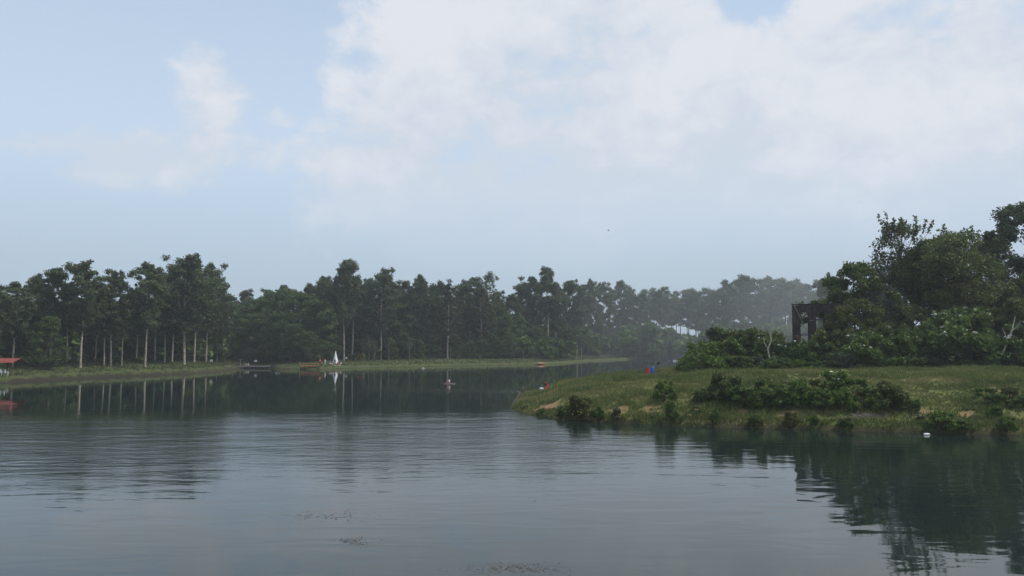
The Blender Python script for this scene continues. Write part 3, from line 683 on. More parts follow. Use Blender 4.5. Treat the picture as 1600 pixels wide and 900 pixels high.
# ------------------------------------------------------------------ trees and thicket behind the grassy point
NT = [('near_dark', 1462, 116, 376, 1.00, 'broadleaf_tree', 'dark spreading tree with pale forked trunk behind the grassy point'),
      ('near_dark', 1442, 119, 394, .8, 'broadleaf_tree', 'dark rounded crown tucked behind the airy olive tree'),
      ('near_loose', 1412, 120, 354, .95, 'broadleaf_tree', 'airy olive green tree with thin upright top shoots behind the grassy point'),
      ('near_tall', 1508, 122, 362, 1.1, 'broadleaf_tree', 'olive rounded tree between the dark spreading tree and the big gum'),
      ('near_gum', 1612, 124, 308, 1.0, 'gum_tree', 'big gum with clumped dark crown high above the thicket'),
      ('near_tall', 1560, 128, 372, 1.1, 'broadleaf_tree', 'tree with dense green crown leaning against the big gum'),
      ('near_round', 1336, 114, 416, .85, 'broadleaf_tree', 'rounded dark brownish green tree overhanging the rusty steel frame'),
      ('near_grey', 1372, 113, 446, 1.0, 'broadleaf_tree', 'greyish green hazy tree under the airy olive tree'),
      ('near_round', 1318, 107, 480, .8, 'broadleaf_tree', 'small dense dark tree just beside the rusty steel frame'),
      ('near_round', 1345, 108, 470, 1.0, 'broadleaf_tree', 'wide dark bushy tree touching the thicket between frame and pale trunk'),
      ('near_grey', 1555, 114, 442, .9, 'broadleaf_tree', 'greyish small tree with bare twigs below the big gum'),
      ('near_round', 1420, 110, 480, 1.0, 'broadleaf_tree', 'dark rounded tree in front of the pale forked trunk'),
      ('near_round', 1525, 109, 482, 1.0, 'broadleaf_tree', 'dark rounded tree behind the white flowering thicket'),
      ('near_gum', 1385, 205, 420, .9, 'gum_tree', 'distant flat-topped gum seen above the brownish tree'),
      ('near_gum', 1300, 190, 428, .8, 'gum_tree', 'distant flat-topped gum crown behind the rusty steel frame'),
      ('near_tall', 1640, 116, 400, 1.2, 'broadleaf_tree', 'dense tree at the outer edge of the thicket below the big gum'),
      ('near_round', 1590, 108, 470, 1.0, 'broadleaf_tree', 'low dense tree beside the leaning bare trunk')]
for k, px, d, top, w, nm, lab in NT: tree_px(nm, k, px, d, top, lab, None, w, rz=(px * 0.37) % 6.28)

thick = [  # px, dist, top row, kind, width
    (1078, 106, 556, 'bright1', 1.1), (1100, 108, 538, 'bright1', 1.0), (1122, 112, 528, 'green1', 1.0), (1132, 118, 518, 'dark1', 1.0), (1150, 112, 540, 'green0', 1.0),
    (1170, 116, 520, 'dark', 1.0), (1190, 114, 522, 'dark', .9), (1212, 114, 532, 'green2', 1.0), (1232, 113, 540, 'green1', .9),
    (1255, 106, 545, 'bright1', 1.0), (1285, 105, 530, 'green1', 1.0), (1310, 106, 520, 'dark', 1.0), (1335, 106, 522, 'green2', 1.0), (1362, 105, 516, 'dark1', 1.0),
    (1392, 104, 515, 'green1', 1.0), (1425, 104, 520, 'dark', 1.0), (1458, 104, 512, 'green0', 1.0), (1545, 103, 520, 'green2', 1.0),
    (1575, 102, 530, 'green1', 1.1), (1600, 102, 512, 'green3', 1.0), (1630, 102, 520, 'dark', 1.0)]
low = [(px, 99.5 + (i * 7 % 5), 555 + (i * 11 % 10), ('green3', 'green1', 'grey', 'dark', 'green0', 'bright')[i * 5 % 6], 1.25) for i, px in enumerate(range(1090, 1640, 23))]
for i, (px, d, top, k, w) in enumerate(thick + low):
    kind = {'b': 'bright green', 'd': 'dark green', 'g': 'mid green'}[k[0]] if k != 'grey' else 'greyish'
    bush_px('thicket_shrub', k, px, d, top, ('tall ' if i < len(thick) else 'low ') + kind + ' shrub in the thicket along the crest of the grassy point', ('tall ' if i < len(thick) else 'low ') + kind + ' shrubs of the thicket', w)
bush_px('flowering_shrub', 'flowering', 1200, 111, 530, 'tall shrub with white flower heads rising from the thicket near a bare stump')
bush_px('flowering_shrub', 'flowering', 1224, 109, 535, 'white flowering shrub directly beside the foot of the rusty steel frame')
bush_px('flowering_shrub', 'flowering', 1502, 104, 484, 'large dark shrub topped with white flower heads by the pale forked trunk', None, .95)
bush_px('flowering_shrub', 'flowering', 1350, 102, 520, 'white-flecked shrub in the thicket between the frame and the dark trees')

# shrubs on the open slope of the point: pixel of the foot, height in metres
slope = [
    (1037, 628, 1.9, 'bright1', .75, 'single round bright green shrub alone on the open grass slope near the barrels'),
    (1136, 628, 2.4, 'dark1', 1.0, 'dark green shrub at the upper slope end of the shrub patch'),
    (1165, 636, 2.0, 'green1', 1.1, None), (1195, 634, 2.2, 'green3', 1.0, None), (1222, 638, 1.9, 'green0', 1.1, None), (1250, 632, 2.0, 'bright1', 1.0, None), (1180, 641, 1.5, 'green2', 1.0, None), (1278, 640, 1.7, 'green2', 1.1, None), (1270, 628, 1.9, 'green3', 1.0, None),
    (1306, 628, 2.8, 'flowering_bright', 1.0, 'bright green shrub dotted with small white flowers on the slope'),
    (1312, 640, 1.9, 'bright', .9, 'yellow green leafy shrub below the white flowering one'),
    (1345, 630, 2.0, 'green3', .9, None), (1388, 638, 2.1, 'dark1', 1.15, 'broad dark shrub with hollow shaded foot above bare earth'),
    (1410, 640, 1.5, 'green0', 1.0, None), (1365, 640, 1.4, 'bright1', 1.0, None), (1335, 644, 1.0, 'bright', 1.1, None), (1432, 643, 0.9, 'green0', 1.1, None),
    (1095, 630, 1.2, 'dark1', 1.0, 'small dark shrub lower beside the upper slope shrub'),
    (907, 655, 2.0, 'dark1', .95, 'dark waterside shrub with yellowish flowers near the tip of the point'),
    (880, 653, 1.0, 'green0', 1.1, None), (935, 656, 1.1, 'green2', .9, None), (965, 657, 1.0, 'grey', 1.0, 'greyish twiggy shrub overhanging the waterline'),
    (1048, 660, 1.7, 'green2', .7, 'leafy green shrub at the waterline below the single round shrub'),
    (1118, 663, 1.1, 'green0', .8, None), (1180, 665, 1.0, 'green1', .9, None), (1236, 668, 1.1, 'dark', .9, 'dark clump of leaves right at the waterline on the shelf'),
    (1275, 667, .8, 'green0', 1.0, None), (1320, 669, .7, 'dark1', 1.2, None), (1470, 673, 1.3, 'bright1', 1.3, 'wide bright leafy shrub hanging over the water beside the white bag'), (1500, 675, .9, 'green1', 1.3, None), (1572, 676, 1.1, 'bright1', 1.0, None),
    (1545, 632, 1.3, 'green3', 1.2, None), (1575, 628, 1.2, 'dark', 1.1, None), (1600, 636, 1.1, 'green1', 1.3, None), (1555, 650, .8, 'green0', 1.2, None), (1440, 660, .5, 'grey', 1.4, None), (1090, 650, .8, 'green3', 1.0, None),
    (845, 647, .6, 'bright', 1.2, 'low bright green plants around the clay scar at the tip'), (820, 640, .5, 'flowering', 1.3, 'low white-flecked plants at the very tip of the point'), (1068, 581, .9, 'bright', 1.0, 'small bright plant on the crest beside the dark sign post')]
for px, py, h_, k, w, lab in slope:
    x, y = slope_xy(px, py)
    kn = 'greyish' if k == 'grey' else {'b': 'bright green', 'd': 'dark green', 'g': 'mid green', 'f': 'flowering'}[k[0]]
    zn = 'at the waterline of the grassy point' if py > 650 else ('in the shrub patch on the grass slope' if px < 1460 else 'on the bare upper slope beyond the shrub patch')
    bush('slope_shrub', k, x, y, h_, lab or 'low %s shrub %s' % (kn, zn), None if lab else '%s shrubs %s' % (kn, zn), w)
# ornaments: yellow blossoms on the dark waterside shrub
bx, by = slope_xy(907, 655)
g5 = np.random.default_rng(5); Lf = Leaves(g5)
for i in range(16): Lf.clump((g5.normal() * .9, -abs(g5.normal() * .7) - .3, .35 + g5.random() * 1.0), .02, 3, .085, .5, 1, .2, .2)
o_host = [o for o in col.objects if o.name.startswith('slope_shrub') and o.get('label', '').startswith('dark waterside')][0]
yf = link('blossom', Lf.mesh('yellow_blossom'), o_host, MAT['yellow_flower'])
yf.matrix_parent_inverse = Matrix.Diagonal((1 / o_host.scale[0], 1 / o_host.scale[1], 1 / o_host.scale[2], 1)) @ Matrix.Rotation(-o_host.rotation_euler[2], 4, 'Z')

# bare leaning trunk and stump, pale dead wood
w = Wood(); w.add([(0, 0, -.2), (.9, 0, 1.6), (1.7, .1, 3.2), (2.3, .1, 4.6), (2.9, .2, 6.4)], [.17, .15, .12, .1, .04], 7)
w.add([(1.7, .1, 3.2), (1.5, .2, 4.2), (1.2, .3, 5.0)], [.08, .05, .02], 5); w.add([(2.3, .1, 4.6), (2.9, .0, 5.1), (3.4, -.1, 5.9)], [.07, .05, .02], 5)
x, y = at(1554, 101); o = link('dead_tree', w.mesh('dead_tree'), None, MAT['dead_wood']); o.location = (x, y, hz(x, y)); tag(o, 'leaning bare pale trunk with broken branches in the thicket', 'tree')
w = Wood(); w.add([(0, 0, -.2), (.1, 0, 1.2), (-.1, 0, 2.4), (.35, 0, 3.6), (.3, 0, 4.6)], [.16, .14, .12, .1, .05], 7); w.add([(-.1, 0, 2.4), (-.6, 0, 3.3), (-.7, 0, 4.1)], [.08, .06, .03], 5)
x, y = at(1201, 108); o = link('bare_stump', w.mesh('bare_stump'), None, MAT['dead_wood']); o.location = (x, y, hz(x, y)); tag(o, 'short bare forked stump standing among thicket shrubs', 'stump')

# ------------------------------------------------------------------ grass
def grass_field(name, N, region, hmin, hmax, wid, seed, dmin, dmax, label, minz=0.02, patchy=0.0):
    g = np.random.default_rng(seed)
    x = region[0] + (region[1] - region[0]) * g.random(N); y = region[2] + (region[3] - region[2]) * g.random(N)
    z, d = height(x, y); s = scar_field(x, y)
    den = fbm(x * 0.4, y * 0.4, 3)
    k = (d > dmin) & (d < dmax) & (z > minz) & (g.random(N) < 0.35 + 1.1 * den) & (s < 0.35) & (fbm(x * 0.3 + 70, y * 0.3 + 4, 4) > patchy)
    x, y, z, d = x[k], y[k], z[k], d[k]; n_ = len(x)
    tuss = fbm(x * 0.7 + 30, y * 0.7, 3)
    hh = (hmin + (hmax - hmin) * g.random(n_)) * (0.45 + 1.25 * tuss)
    V = []; T = []
    tint = np.clip((fbm(x * 0.22 + 9, y * 0.22, 5) - 0.30) * 2.6 + g.normal(size=n_) * 0.2, 0, 1)
    for b_ in range(3):
        a = g.random(n_) * 6.283; ww = wid * (0.6 + 0.8 * g.random(n_)); le = hh * (0.2 + .5 * g.random(n_)); hb = hh * (.7 + .5 * g.random(n_))
        ox, oy = g.normal(size=n_) * wid * .9, g.normal(size=n_) * wid * .9
        bx_, by_ = x + ox, y + oy; dx, dy = np.cos(a) * ww / 2, np.sin(a) * ww / 2; la = g.random(n_) * 6.283
        V.append(np.stack([np.stack([bx_ - dx, by_ - dy, z - .02], -1), np.stack([bx_ + dx, by_ + dy, z - .02], -1), np.stack([bx_ + np.cos(la) * le, by_ + np.sin(la) * le, z + hb], -1)], 1))
        T.append(tint)
    V = np.concatenate(V).reshape(-1, 3); T = np.repeat(np.concatenate(T), 3)
    me = mesh_np(name, V, None, np.arange(len(V)).reshape(-1, 3), attrs={'tint': T})
    o = link(name, me, None, MAT['grass']); tag(o, label, 'grass', kind='stuff'); return o
MAT['grass'] = foliage('grass', (0.055, 0.092, 0.020), (0.235, 0.220, 0.090), (0.17, 0.18, 0.065), 0.3)
grass_field('grass', 150000, (-3, 62, 60, 128), .07, .26, .10, 11, 0.15, 60, 'rough green and straw coloured grass covering the point')
grass_field('waterside_grass', 90000, (-3, 62, 60, 128), .16, .38, .11, 12, -0.25, 1.6, 'longer green grass fringing the waterline of the point', minz=-0.3)
MAT['grass'] = foliage('slope_weeds', (0.034, 0.070, 0.014), (0.125, 0.180, 0.040), (0.14, 0.16, 0.055), 0.3)
grass_field('slope_weeds', 60000, (-3, 62, 60, 118), .22, .55, .15, 14, 0.2, 60, 'patches of taller dark green weeds on the grass slope', patchy=0.53)
MAT['grass'] = foliage('bank_weeds', (0.035, 0.060, 0.018), (0.105, 0.125, 0.045), (0.10, 0.11, 0.05), 0.3)
grass_field('bank_grass', 170000, (-125, 110, 130, 440), .2, .55, .17, 13, 0.6, 16, 'grass and weeds along the far lake banks')

# ------------------------------------------------------------------ things: mesh helpers
def bm_obj(name, bm, mat, parent=None, smooth=False):
    me = bpy.data.meshes.new(name); bm.to_mesh(me); bm.free()
    if smooth: me.polygons.foreach_set('use_smooth', np.ones(len(me.polygons), dtype=bool))
    me.materials.append(MAT[mat] if isinstance(mat, str) else mat)
    return link(name, me, parent)
def box(bm, c, s, rz=0.0, ry=0.0, bev=0.0):
    m_ = Matrix.Translation(c) @ Matrix.Rotation(rz, 4, 'Z') @ Matrix.Rotation(ry, 4, 'Y') @ Matrix.Diagonal((*s, 1))
    r = bmesh.ops.create_cube(bm, size=1.0, matrix=m_)
    if bev: bmesh.ops.bevel(bm, geom=list({e for v in r['verts'] for e in v.link_edges}), offset=bev, segments=1, affect='EDGES')
def boxo(name, c, s, mat, parent=None, rz=0.0, ry=0.0, bev=0.0):
    bm = bmesh.new(); box(bm, c, s, rz, ry, bev); return bm_obj(name, bm, mat, parent)
def tubeo(name, pts, rad, mat, parent=None, n_=8, cap=True):
    V, Q = tube(pts, rad, n_); me = bpy.data.meshes.new(name)
    fs = [tuple(int(i) for i in q) for q in Q]
    if cap: fs += [tuple(range(n_))[::-1], tuple(range(len(V) - n_, len(V)))]
    me.from_pydata([tuple(v) for v in V], [], fs); me.update(); me.materials.append(MAT[mat]); return link(name, me, parent)
def lathe(name, prof, mat, parent=None, n_=24):
    V = [(r * math.cos(2 * PI * k / n_), r * math.sin(2 * PI * k / n_), z) for r, z in prof for k in range(n_)]
    fs = [(i * n_ + k, i * n_ + (k + 1) % n_, (i + 1) * n_ + (k + 1) % n_, (i + 1) * n_ + k) for i in range(len(prof) - 1) for k in range(n_)]
    fs += [tuple(range(n_))[::-1], tuple(range((len(prof) - 1) * n_, len(prof) * n_))]
    me = bpy.data.meshes.new(name); me.from_pydata(V, [], fs); me.update(); me.materials.append(MAT[mat]); return link(name, me, parent)
def on(px, py):
    x, y = slope_xy(px, py); return x, y, hz(x, y)

# the two barrels and the sign post on the crest
def barrel(x, y, mat, label, tilt=0.0, tap=False):
    r = empty('barrel', (x, y, hz(x, y) - 0.02)); r.rotation_euler = (0, tilt, 0.4)
    pr = [(.285, 0), (.295, .02), (.285, .05), (.285, .27), (.30, .29), (.285, .31), (.285, .56), (.30, .58), (.285, .60), (.285, .83), (.297, .86), (.297, .88), (.275, .885), (.27, .865)]
    lathe('drum', pr, mat, r)
    ld = lathe('lid', [(.268, .862), (.268, .872)], 'red_dark' if mat == 'red_paint' else mat, r)
    b_ = lathe('bung', [(.04, 0), (.04, .035 if not tap else .13), (.03, .05 if not tap else .15)], 'white_plastic' if tap else 'dark_steel', ld, 10); b_.location = (.17, 0, .868)
    tag(r, label, 'barrel')
BXY = at(1011.5, 107)
barrel(BXY[0], BXY[1], 'red_paint', 'red steel barrel standing on the crest beside a blue one')
x, y = at(1018.2, 107.6); barrel(x + .02, y, 'blue_plastic', 'blue plastic barrel with white cap touching a red one', tap=True)
x, y = at(1028, 108); sg = empty('sign_post', (x, y, hz(x, y)))
tubeo('post', [(0, 0, -.3), (0, 0, 1.25)], [.035, .03], 'dark_wood', sg); boxo('board', (0, -.05, 1.18), (.38, .035, .30), 'dark_steel', sg, bev=.008)
tag(sg, 'small dark board on a thin post beside the barrels', 'sign')

# rusty steel frame in the trees (an old hoarding frame): two sheeted columns, a head panel, rungs and stays
def steel_frame(px, dist, top, cols, label):
    x, y = at(px, dist); zb = hz(x, y); H_ = z_at(top, dist) - zb
    r = empty('steel_frame', (x, y, zb), -math.atan2(x, y) + R(7)); D = 1.0
    for cx in cols:
        for (dx, dy) in ((-.40, 0), (.40, 0), (-.40, D), (.40, D)):
            boxo('column_angle', (cx + dx, dy, H_ / 2 - .2), (.12, .12, H_ + .4), 'dark_steel', r)
        for k in range(4):      # rusty sheets, one above the other
            hh = (H_ - .2) / 4; boxo('column_sheet', (cx + .01 * k, -.075, .1 + hh * (k + .5)), (.72, .02, hh - .04), 'rust' if k < 2 else 'dark_rust', r)
            if cx == cols[0]: boxo('side_sheet', (cx - .48, D / 2, .1 + hh * (k + .5)), (.02, D - .1, hh - .04), 'dark_rust', r)
    for k in range(len(cols) - 1):
        boxo('head_panel', ((cols[k] + cols[k + 1]) / 2, .0, H_ - .55), (cols[k + 1] - cols[k] - .82, .03, 1.0), 'dark_rust', r)
    boxo('top_beam', ((cols[0] + cols[-1]) / 2, D / 2, H_ + .04), (cols[-1] - cols[0] + 1.0, D + .2, .10), 'dark_steel', r)
    for f in (.76, .53, .37, .24, .12):
        boxo('rung', ((cols[0] + cols[-1]) / 2, .12, H_ * f), (cols[-1] - cols[0], .11, .11), 'dark_steel', r)
        boxo('rung', ((cols[0] + cols[-1]) / 2, D - .1, H_ * (f - .02)), (cols[-1] - cols[0], .08, .08), 'dark_steel', r)
    tubeo('stay', [(cols[0] - .35, -.2, H_), (cols[1] - .6, -.25, H_ * .52)], [.035, .035], 'grey_wood', r)
    tag(r, label, 'steel frame'); return r
MAT['dark_rust'] = solid('dark_rust', (0.042, 0.028, 0.025), 0.85, var=0.5, scale=1.4)
steel_frame(1240, 109, 476, (.48, 2.5, 4.5, 6.5), 'rusty dark steel hoarding frame half hidden by trees')
steel_frame(1398, 128, 488, (.5, 2.4), 'smaller dark steel frame seen through leaves near the pale forked trunk')

# dead branch and sticks at the tip of the point
r = empty('dead_branch', (*gp(802, 632), 0.0), 0, .85)
w = Wood(); w.add([(-.3, 0, -.25), (.35, 0, .75), (.8, .1, 1.35), (1.05, .1, 1.75)], [.045, .04, .045, .03], 6); w.add([(1.0, .1, 1.62), (.7, .1, 1.78), (.45, .1, 1.82)], [.03, .025, .015], 5)
link('limb', w.mesh('limb'), r, MAT['dead_wood']); tag(r, 'pale dead branch slanting out of the water at the tip', 'branch')
for px, hh in ((809, 1.65), (813, 1.1)):
    x, y = gp(px, 633); tubeo('stick', [(0, 0, -.5), (.03, 0, hh)], [.025, .018], 'twig', None, 6)
    o = col.objects[-1]; o.location = (x, y, max(0, hz(x, y))); tag(o, 'taller thin stick upright in the plants by the dead branch' if hh > 1.3 else 'shorter thin stick upright beside a taller one at the tip', 'stick')

# white bag and twigs at the waterline, floating leaves
bm = bmesh.new(); bmesh.ops.create_icosphere(bm, subdivisions=3, radius=.17)
for v in bm.verts:
    k = 1 + .25 * math.sin(9 * v.co.x + 3 * v.co.y) * math.cos(7 * v.co.z + 5 * v.co.y); v.co = Vector((v.co.x * 1.5 * k, v.co.y * k, v.co.z * .55 * k))
o = bm_obj('plastic_bag', bm, 'white_plastic', None, True); x, y = gp(1447, 679.5); o.location = (x, y, .05); tag(o, 'crumpled white plastic bag floating against the bank', 'bag')
x, y = gp(1362, 671); y += .6
r = empty('brush_pile', (x, y, max(.05, hz(x, y)))); w = Wood(); g6 = np.random.default_rng(6)
for i in range(60):
    a = g6.random() * 6.3; c = np.array([g6.normal() * .7, g6.normal() * .25, .1 + .2 * g6.random()]); d_ = np.array([math.cos(a) * .7, math.sin(a) * .4, .25 * g6.normal()]) * (.3 + .5 * g6.random())
    w.add([c - d_, c + d_ * .3 + g6.normal(size=3) * .05, c + d_], [.015, .012, .006], 4)
t_ = link('twigs', w.mesh('twigs'), r, MAT['twig']); t_['kind'] = 'stuff'; tag(r, 'grey heap of dry twigs lying at the waterline', 'twigs')
def scum(name, px, py, rx, ry, n_, sz, label):
    g = np.random.default_rng(int(px)); x, y = gp(px, py); P = g.normal(size=(n_, 2)) * .45
    V = []; cx, cy = P[:, 0] * rx, P[:, 1] * ry; s_ = sz * (.4 + .9 * g.random(n_)); a = g.random(n_) * 6.3
    for k in range(4):
        V.append(np.stack([cx + np.cos(a + k * PI / 2) * s_ * (1 if k % 2 else .6), cy + np.sin(a + k * PI / 2) * s_ * (1 if k % 2 else .6), .008 + .014 * g.random(n_)], -1))
    o = link(name, mesh_np(name, np.stack(V, 1).reshape(-1, 3), np.arange(4 * n_).reshape(-1, 4)), None, MAT['litter']); o.location = (x, y, 0.0)
    tag(o, label, 'leaves', kind='stuff')
scum('floating_leaves', 505, 806, 2.2, .9, 130, .045, 'thin drift of brown leaves floating on calm water')
scum('floating_leaves', 548, 845, .75, .5, 90, .04, 'small brown leaf raft floating on calm water')
scum('floating_leaves', 563, 850, .6, .4, 50, .03, 'faint trail of leaf bits beside the small raft')
scum('floating_leaves', 800, 889, 1.7, .75, 420, .03, 'wide brown patch of leaf litter floating close to the near bank')
scum('floating_leaves', 838, 783, .5, .3, 16, .035, 'few dark leaf bits adrift on open water')
scum('floating_leaves', 600, 676, 3.0, 1.2, 60, .05, 'dark weed drift on the rippled water')

# ------------------------------------------------------------------ people
def person(name, J, loc, rz, top, legs, label, sleeve=None, cat='person', s=1.0, shoes='cloth_dark', hat=None):
    """one continuous skinned body from posed joints; J maps joint name -> (x, y, z), facing -Y"""
    edges = [('pelvis', 'waist'), ('waist', 'chest'), ('chest', 'neck'), ('neck', 'head'), ('head', 'crown')]
    rad = dict(pelvis=.15, waist=.135, chest=.155, neck=.058, head=.092, crown=.075)
    for q in 'lr':
        edges += [('chest', q + 'sho'), (q + 'sho', q + 'elb'), (q + 'elb', q + 'wri'), (q + 'wri', q + 'han'), ('pelvis', q + 'hip'), (q + 'hip', q + 'kne'), (q + 'kne', q + 'ank'), (q + 'ank', q + 'toe')]
        rad.update({q + 'sho': .07, q + 'elb': .047, q + 'wri': .032, q + 'han': .038, q + 'hip': .10, q + 'kne': .068, q + 'ank': .045, q + 'toe': .038})
    names = list(rad); ix = {k: i for i, k in enumerate(names)}
    me = bpy.data.meshes.new(name); me.from_pydata([J[k] for k in names], [(ix[a], ix[b]) for a, b in edges], []); tmp = bpy.data.objects.new('tmp', me); col.objects.link(tmp)
    md = tmp.modifiers.new('Skin', 'SKIN'); tmp.modifiers.new('Sub', 'SUBSURF').levels = 1
    for i, k in enumerate(names):
        sv = me.skin_vertices[0].data[i]; sv.radius = (rad[k], rad[k] * (.8 if k in ('chest', 'waist') else 1)); sv.use_root = k == 'pelvis'
    dg = bpy.context.evaluated_depsgraph_get(); body = bpy.data.meshes.new_from_object(tmp.evaluated_get(dg)); bpy.data.objects.remove(tmp)
    bm = bmesh.new(); bm.from_mesh(body)
    for q in 'lr':           # five fingers per hand, curled a little; nose and ears on the head
        w_, h_ = Vector(J[q + 'wri']), Vector(J[q + 'han']); d = (h_ - w_).normalized(); sd = d.cross(Vector((0, 0, 1))); sd = sd.normalized() if sd.length > .1 else Vector((1, 0, 0))
        for f, (off, ln) in enumerate(((-.034, .068), (-.012, .08), (.010, .076), (.031, .06), (.045, .05))):
            p = h_ + sd * off + (d * -.03 if f == 4 else d * .015); e = (d + (sd * .9 if f == 4 else Vector((0, 0, -.25)))).normalized()
            m_ = Matrix.Translation(p + e * ln / 2) @ e.to_track_quat('Z', 'Y').to_matrix().to_4x4()
            bmesh.ops.create_cone(bm, cap_ends=True, segments=6, radius1=.010, radius2=.007, depth=ln, matrix=m_)
    hd = Vector(J['head'])
    bmesh.ops.create_cone(bm, cap_ends=True, segments=6, radius1=.020, radius2=.008, depth=.05, matrix=Matrix.Translation(hd + Vector((0, -.105, -.01))) @ Matrix.Rotation(R(75), 4, 'X'))
    for sx_ in (-1, 1):
        bmesh.ops.create_icosphere(bm, subdivisions=1, radius=.03, matrix=Matrix.Translation(hd + Vector((sx_ * .098, 0, -.005))) @ Matrix.Diagonal((.5, .7, 1, 1)))
        bmesh.ops.create_icosphere(bm, subdivisions=1, radius=.013, matrix=Matrix.Translation(hd + Vector((sx_ * .035, -.088, .025))))
    mats = ['skin', top, legs, sleeve or top, shoes, 'hair']
    body2 = bpy.data.meshes.new(name); 
    region = {}
    for a, b in edges:
        if a in ('pelvis', 'waist') and b in ('waist', 'chest'): region[(a, b)] = 1
        elif b == 'neck' or b[1:] == 'sho': region[(a, b)] = 1
        elif b[1:] == 'elb': region[(a, b)] = 3
        elif b[1:] == 'wri': region[(a, b)] = 3 if sleeve else 0
        elif b[1:] in ('hip', 'kne', 'ank'): region[(a, b)] = 2
        elif b[1:] == 'toe': region[(a, b)] = 4
        else: region[(a, b)] = 0
    for f in bm.faces:
        c = f.calc_center_median(); best, mi = 1e9, 0
        for (a, b), k in region.items():
            p, q_ = Vector(J[a]), Vector(J[b]); e = q_ - p; t = max(0, min(1, (c - p).dot(e) / max(e.length_squared, 1e-9))); dd = (p + e * t - c).length - .5 * (rad[a] * (1 - t) + rad[b] * t)
            if dd < best: best, mi = dd, k
        f.material_index = mi; f.smooth = True
    bm.to_mesh(body2); bm.free()
    for k in mats: body2.materials.append(MAT[k])
    root = empty(name, loc, rz, s); link('body', body2, root)
    bm = bmesh.new(); bmesh.ops.create_icosphere(bm, subdivisions=3, radius=.118)
    bmesh.ops.delete(bm, geom=[v for v in bm.verts if v.co.z < .0 - .06 * (v.co.y > .02) and not (v.co.y > .04 and v.co.z > -.07)], context='VERTS')
    for v in bm.verts: v.co = Vector((v.co.x * .98, v.co.y * 1.05 + .012, v.co.z * 1.05))
    bmesh.ops.solidify(bm, geom=bm.faces[:], thickness=.012)
    ho = bm_obj('hat' if hat else 'hair', bm, hat or 'hair', root, True); ho.location = hd + Vector((0, 0, .035))
    return tag(root, label, cat)
def stand_pose(h=1.0):
    J = dict(pelvis=(0, 0, .95), waist=(0, 0, 1.12), chest=(0, .01, 1.32), neck=(0, 0, 1.48), head=(0, -.02, 1.60), crown=(0, -.01, 1.68))
    for q, s in (('l', 1), ('r', -1)):
        J.update({q + 'sho': (s * .19, .01, 1.41), q + 'elb': (s * .25, .03, 1.13), q + 'wri': (s * .27, -.05, .90), q + 'han': (s * .27, -.08, .82), q + 'hip': (s * .095, 0, .90), q + 'kne': (s * .11, -.02, .49), q + 'ank': (s * .12, .02, .08), q + 'toe': (s * .13, -.15, .035)})
    return J
def sit_pose():            # on the ground, knees drawn up, arms forward
    J = dict(pelvis=(0, .05, .15), waist=(0, .06, .31), chest=(0, .0, .50), neck=(0, -.05, .66), head=(0, -.10, .77), crown=(0, -.10, .85))
    for q, s in (('l', 1), ('r', -1)):
        J.update({q + 'sho': (s * .19, -.01, .59), q + 'elb': (s * .25, -.20, .42), q + 'wri': (s * .20, -.42, .42), q + 'han': (s * .19, -.50, .42), q + 'hip': (s * .10, 0, .13), q + 'kne': (s * .13, -.38, .36), q + 'ank': (s * .13, -.62, .08), q + 'toe': (s * .14, -.80, .05)})
    return J
def squat_pose():          # leaning forward, dark sleeves stretched out in front, legs along the ground
    J = sit_pose()
    for q, s in (('l', 1), ('r', -1)):
        J.update({q + 'elb': (s * .22, -.28, .47), q + 'wri': (s * .16, -.58, .46), q + 'han': (s * .15, -.67, .45), q + 'kne': (s * .13, -.42, .24), q + 'ank': (s * .13, -.82, .13), q + 'toe': (s * .14, -.94, .22)})
    return J
def swim_pose():           # breast-stroke in the water, only head and shoulders show
    J = dict(pelvis=(0, .55, -.30), waist=(0, .38, -.22), chest=(0, .17, -.12), neck=(0, .02, .01), head=(0, -.05, .12), crown=(0, -.05, .20))
    for q, s in (('l', 1), ('r', -1)):
        J.update({q + 'sho': (s * .19, .12, -.05), q + 'elb': (s * .38, -.05, -.10), q + 'wri': (s * .30, -.32, -.05), q + 'han': (s * .26, -.41, -.05), q + 'hip': (s * .10, .60, -.32), q + 'kne': (s * .14, .98, -.42), q + 'ank': (s * .13, 1.36, -.40), q + 'toe': (s * .13, 1.5, -.46)})
    return J
def kneel_pose():
    J = dict(pelvis=(0, .12, .36), waist=(0, .08, .52), chest=(0, -.02, .70), neck=(0, -.08, .86), head=(0, -.13, .97), crown=(0, -.12, 1.05))
    for q, s in (('l', 1), ('r', -1)):
        J.update({q + 'sho': (s * .20, -.02, .79), q + 'elb': (s * .24, -.24, .62), q + 'wri': (s * .16, -.50, .60), q + 'han': (s * .14, -.59, .58), q + 'hip': (s * .11, .08, .33), q + 'kne': (s * .16, -.30, .09), q + 'ank': (s * .14, .16, .08), q + 'toe': (s * .14, .32, .05)})
    return J
x, y = at(854, 108); z = hz(x, y)
person('person', kneel_pose(), (x, y, z - .02), R(-78), 'cloth_red', 'cloth_red', 'person in red kneeling on the grass edge with dark sleeves reaching forward', sleeve='cloth_dark', s=1.15)
bm = bmesh.new(); bmesh.ops.create_icosphere(bm, subdivisions=3, radius=.2)
for v in bm.verts:
    k = 1 + .2 * math.sin(11 * v.co.x + 5 * v.co.z) * math.cos(9 * v.co.y); v.co = Vector((v.co.x * 1.7 * k, v.co.y * k, v.co.z * .9 * k))
o = bm_obj('cloth_bundle', bm, 'cloth_white', None, True); o.location = (x - .72, y - .15, hz(x - .72, y - .15) + .33); o.rotation_euler = (0, R(12), 0); tag(o, 'white cloth bundle held by the kneeling person in red', 'bundle')
x, y = gp(817, 606); person('person', swim_pose(), (x, y, .02), R(-60), 'skin', 'cloth_dark', 'swimmer with head and shoulders out, beside another in the bright wake')
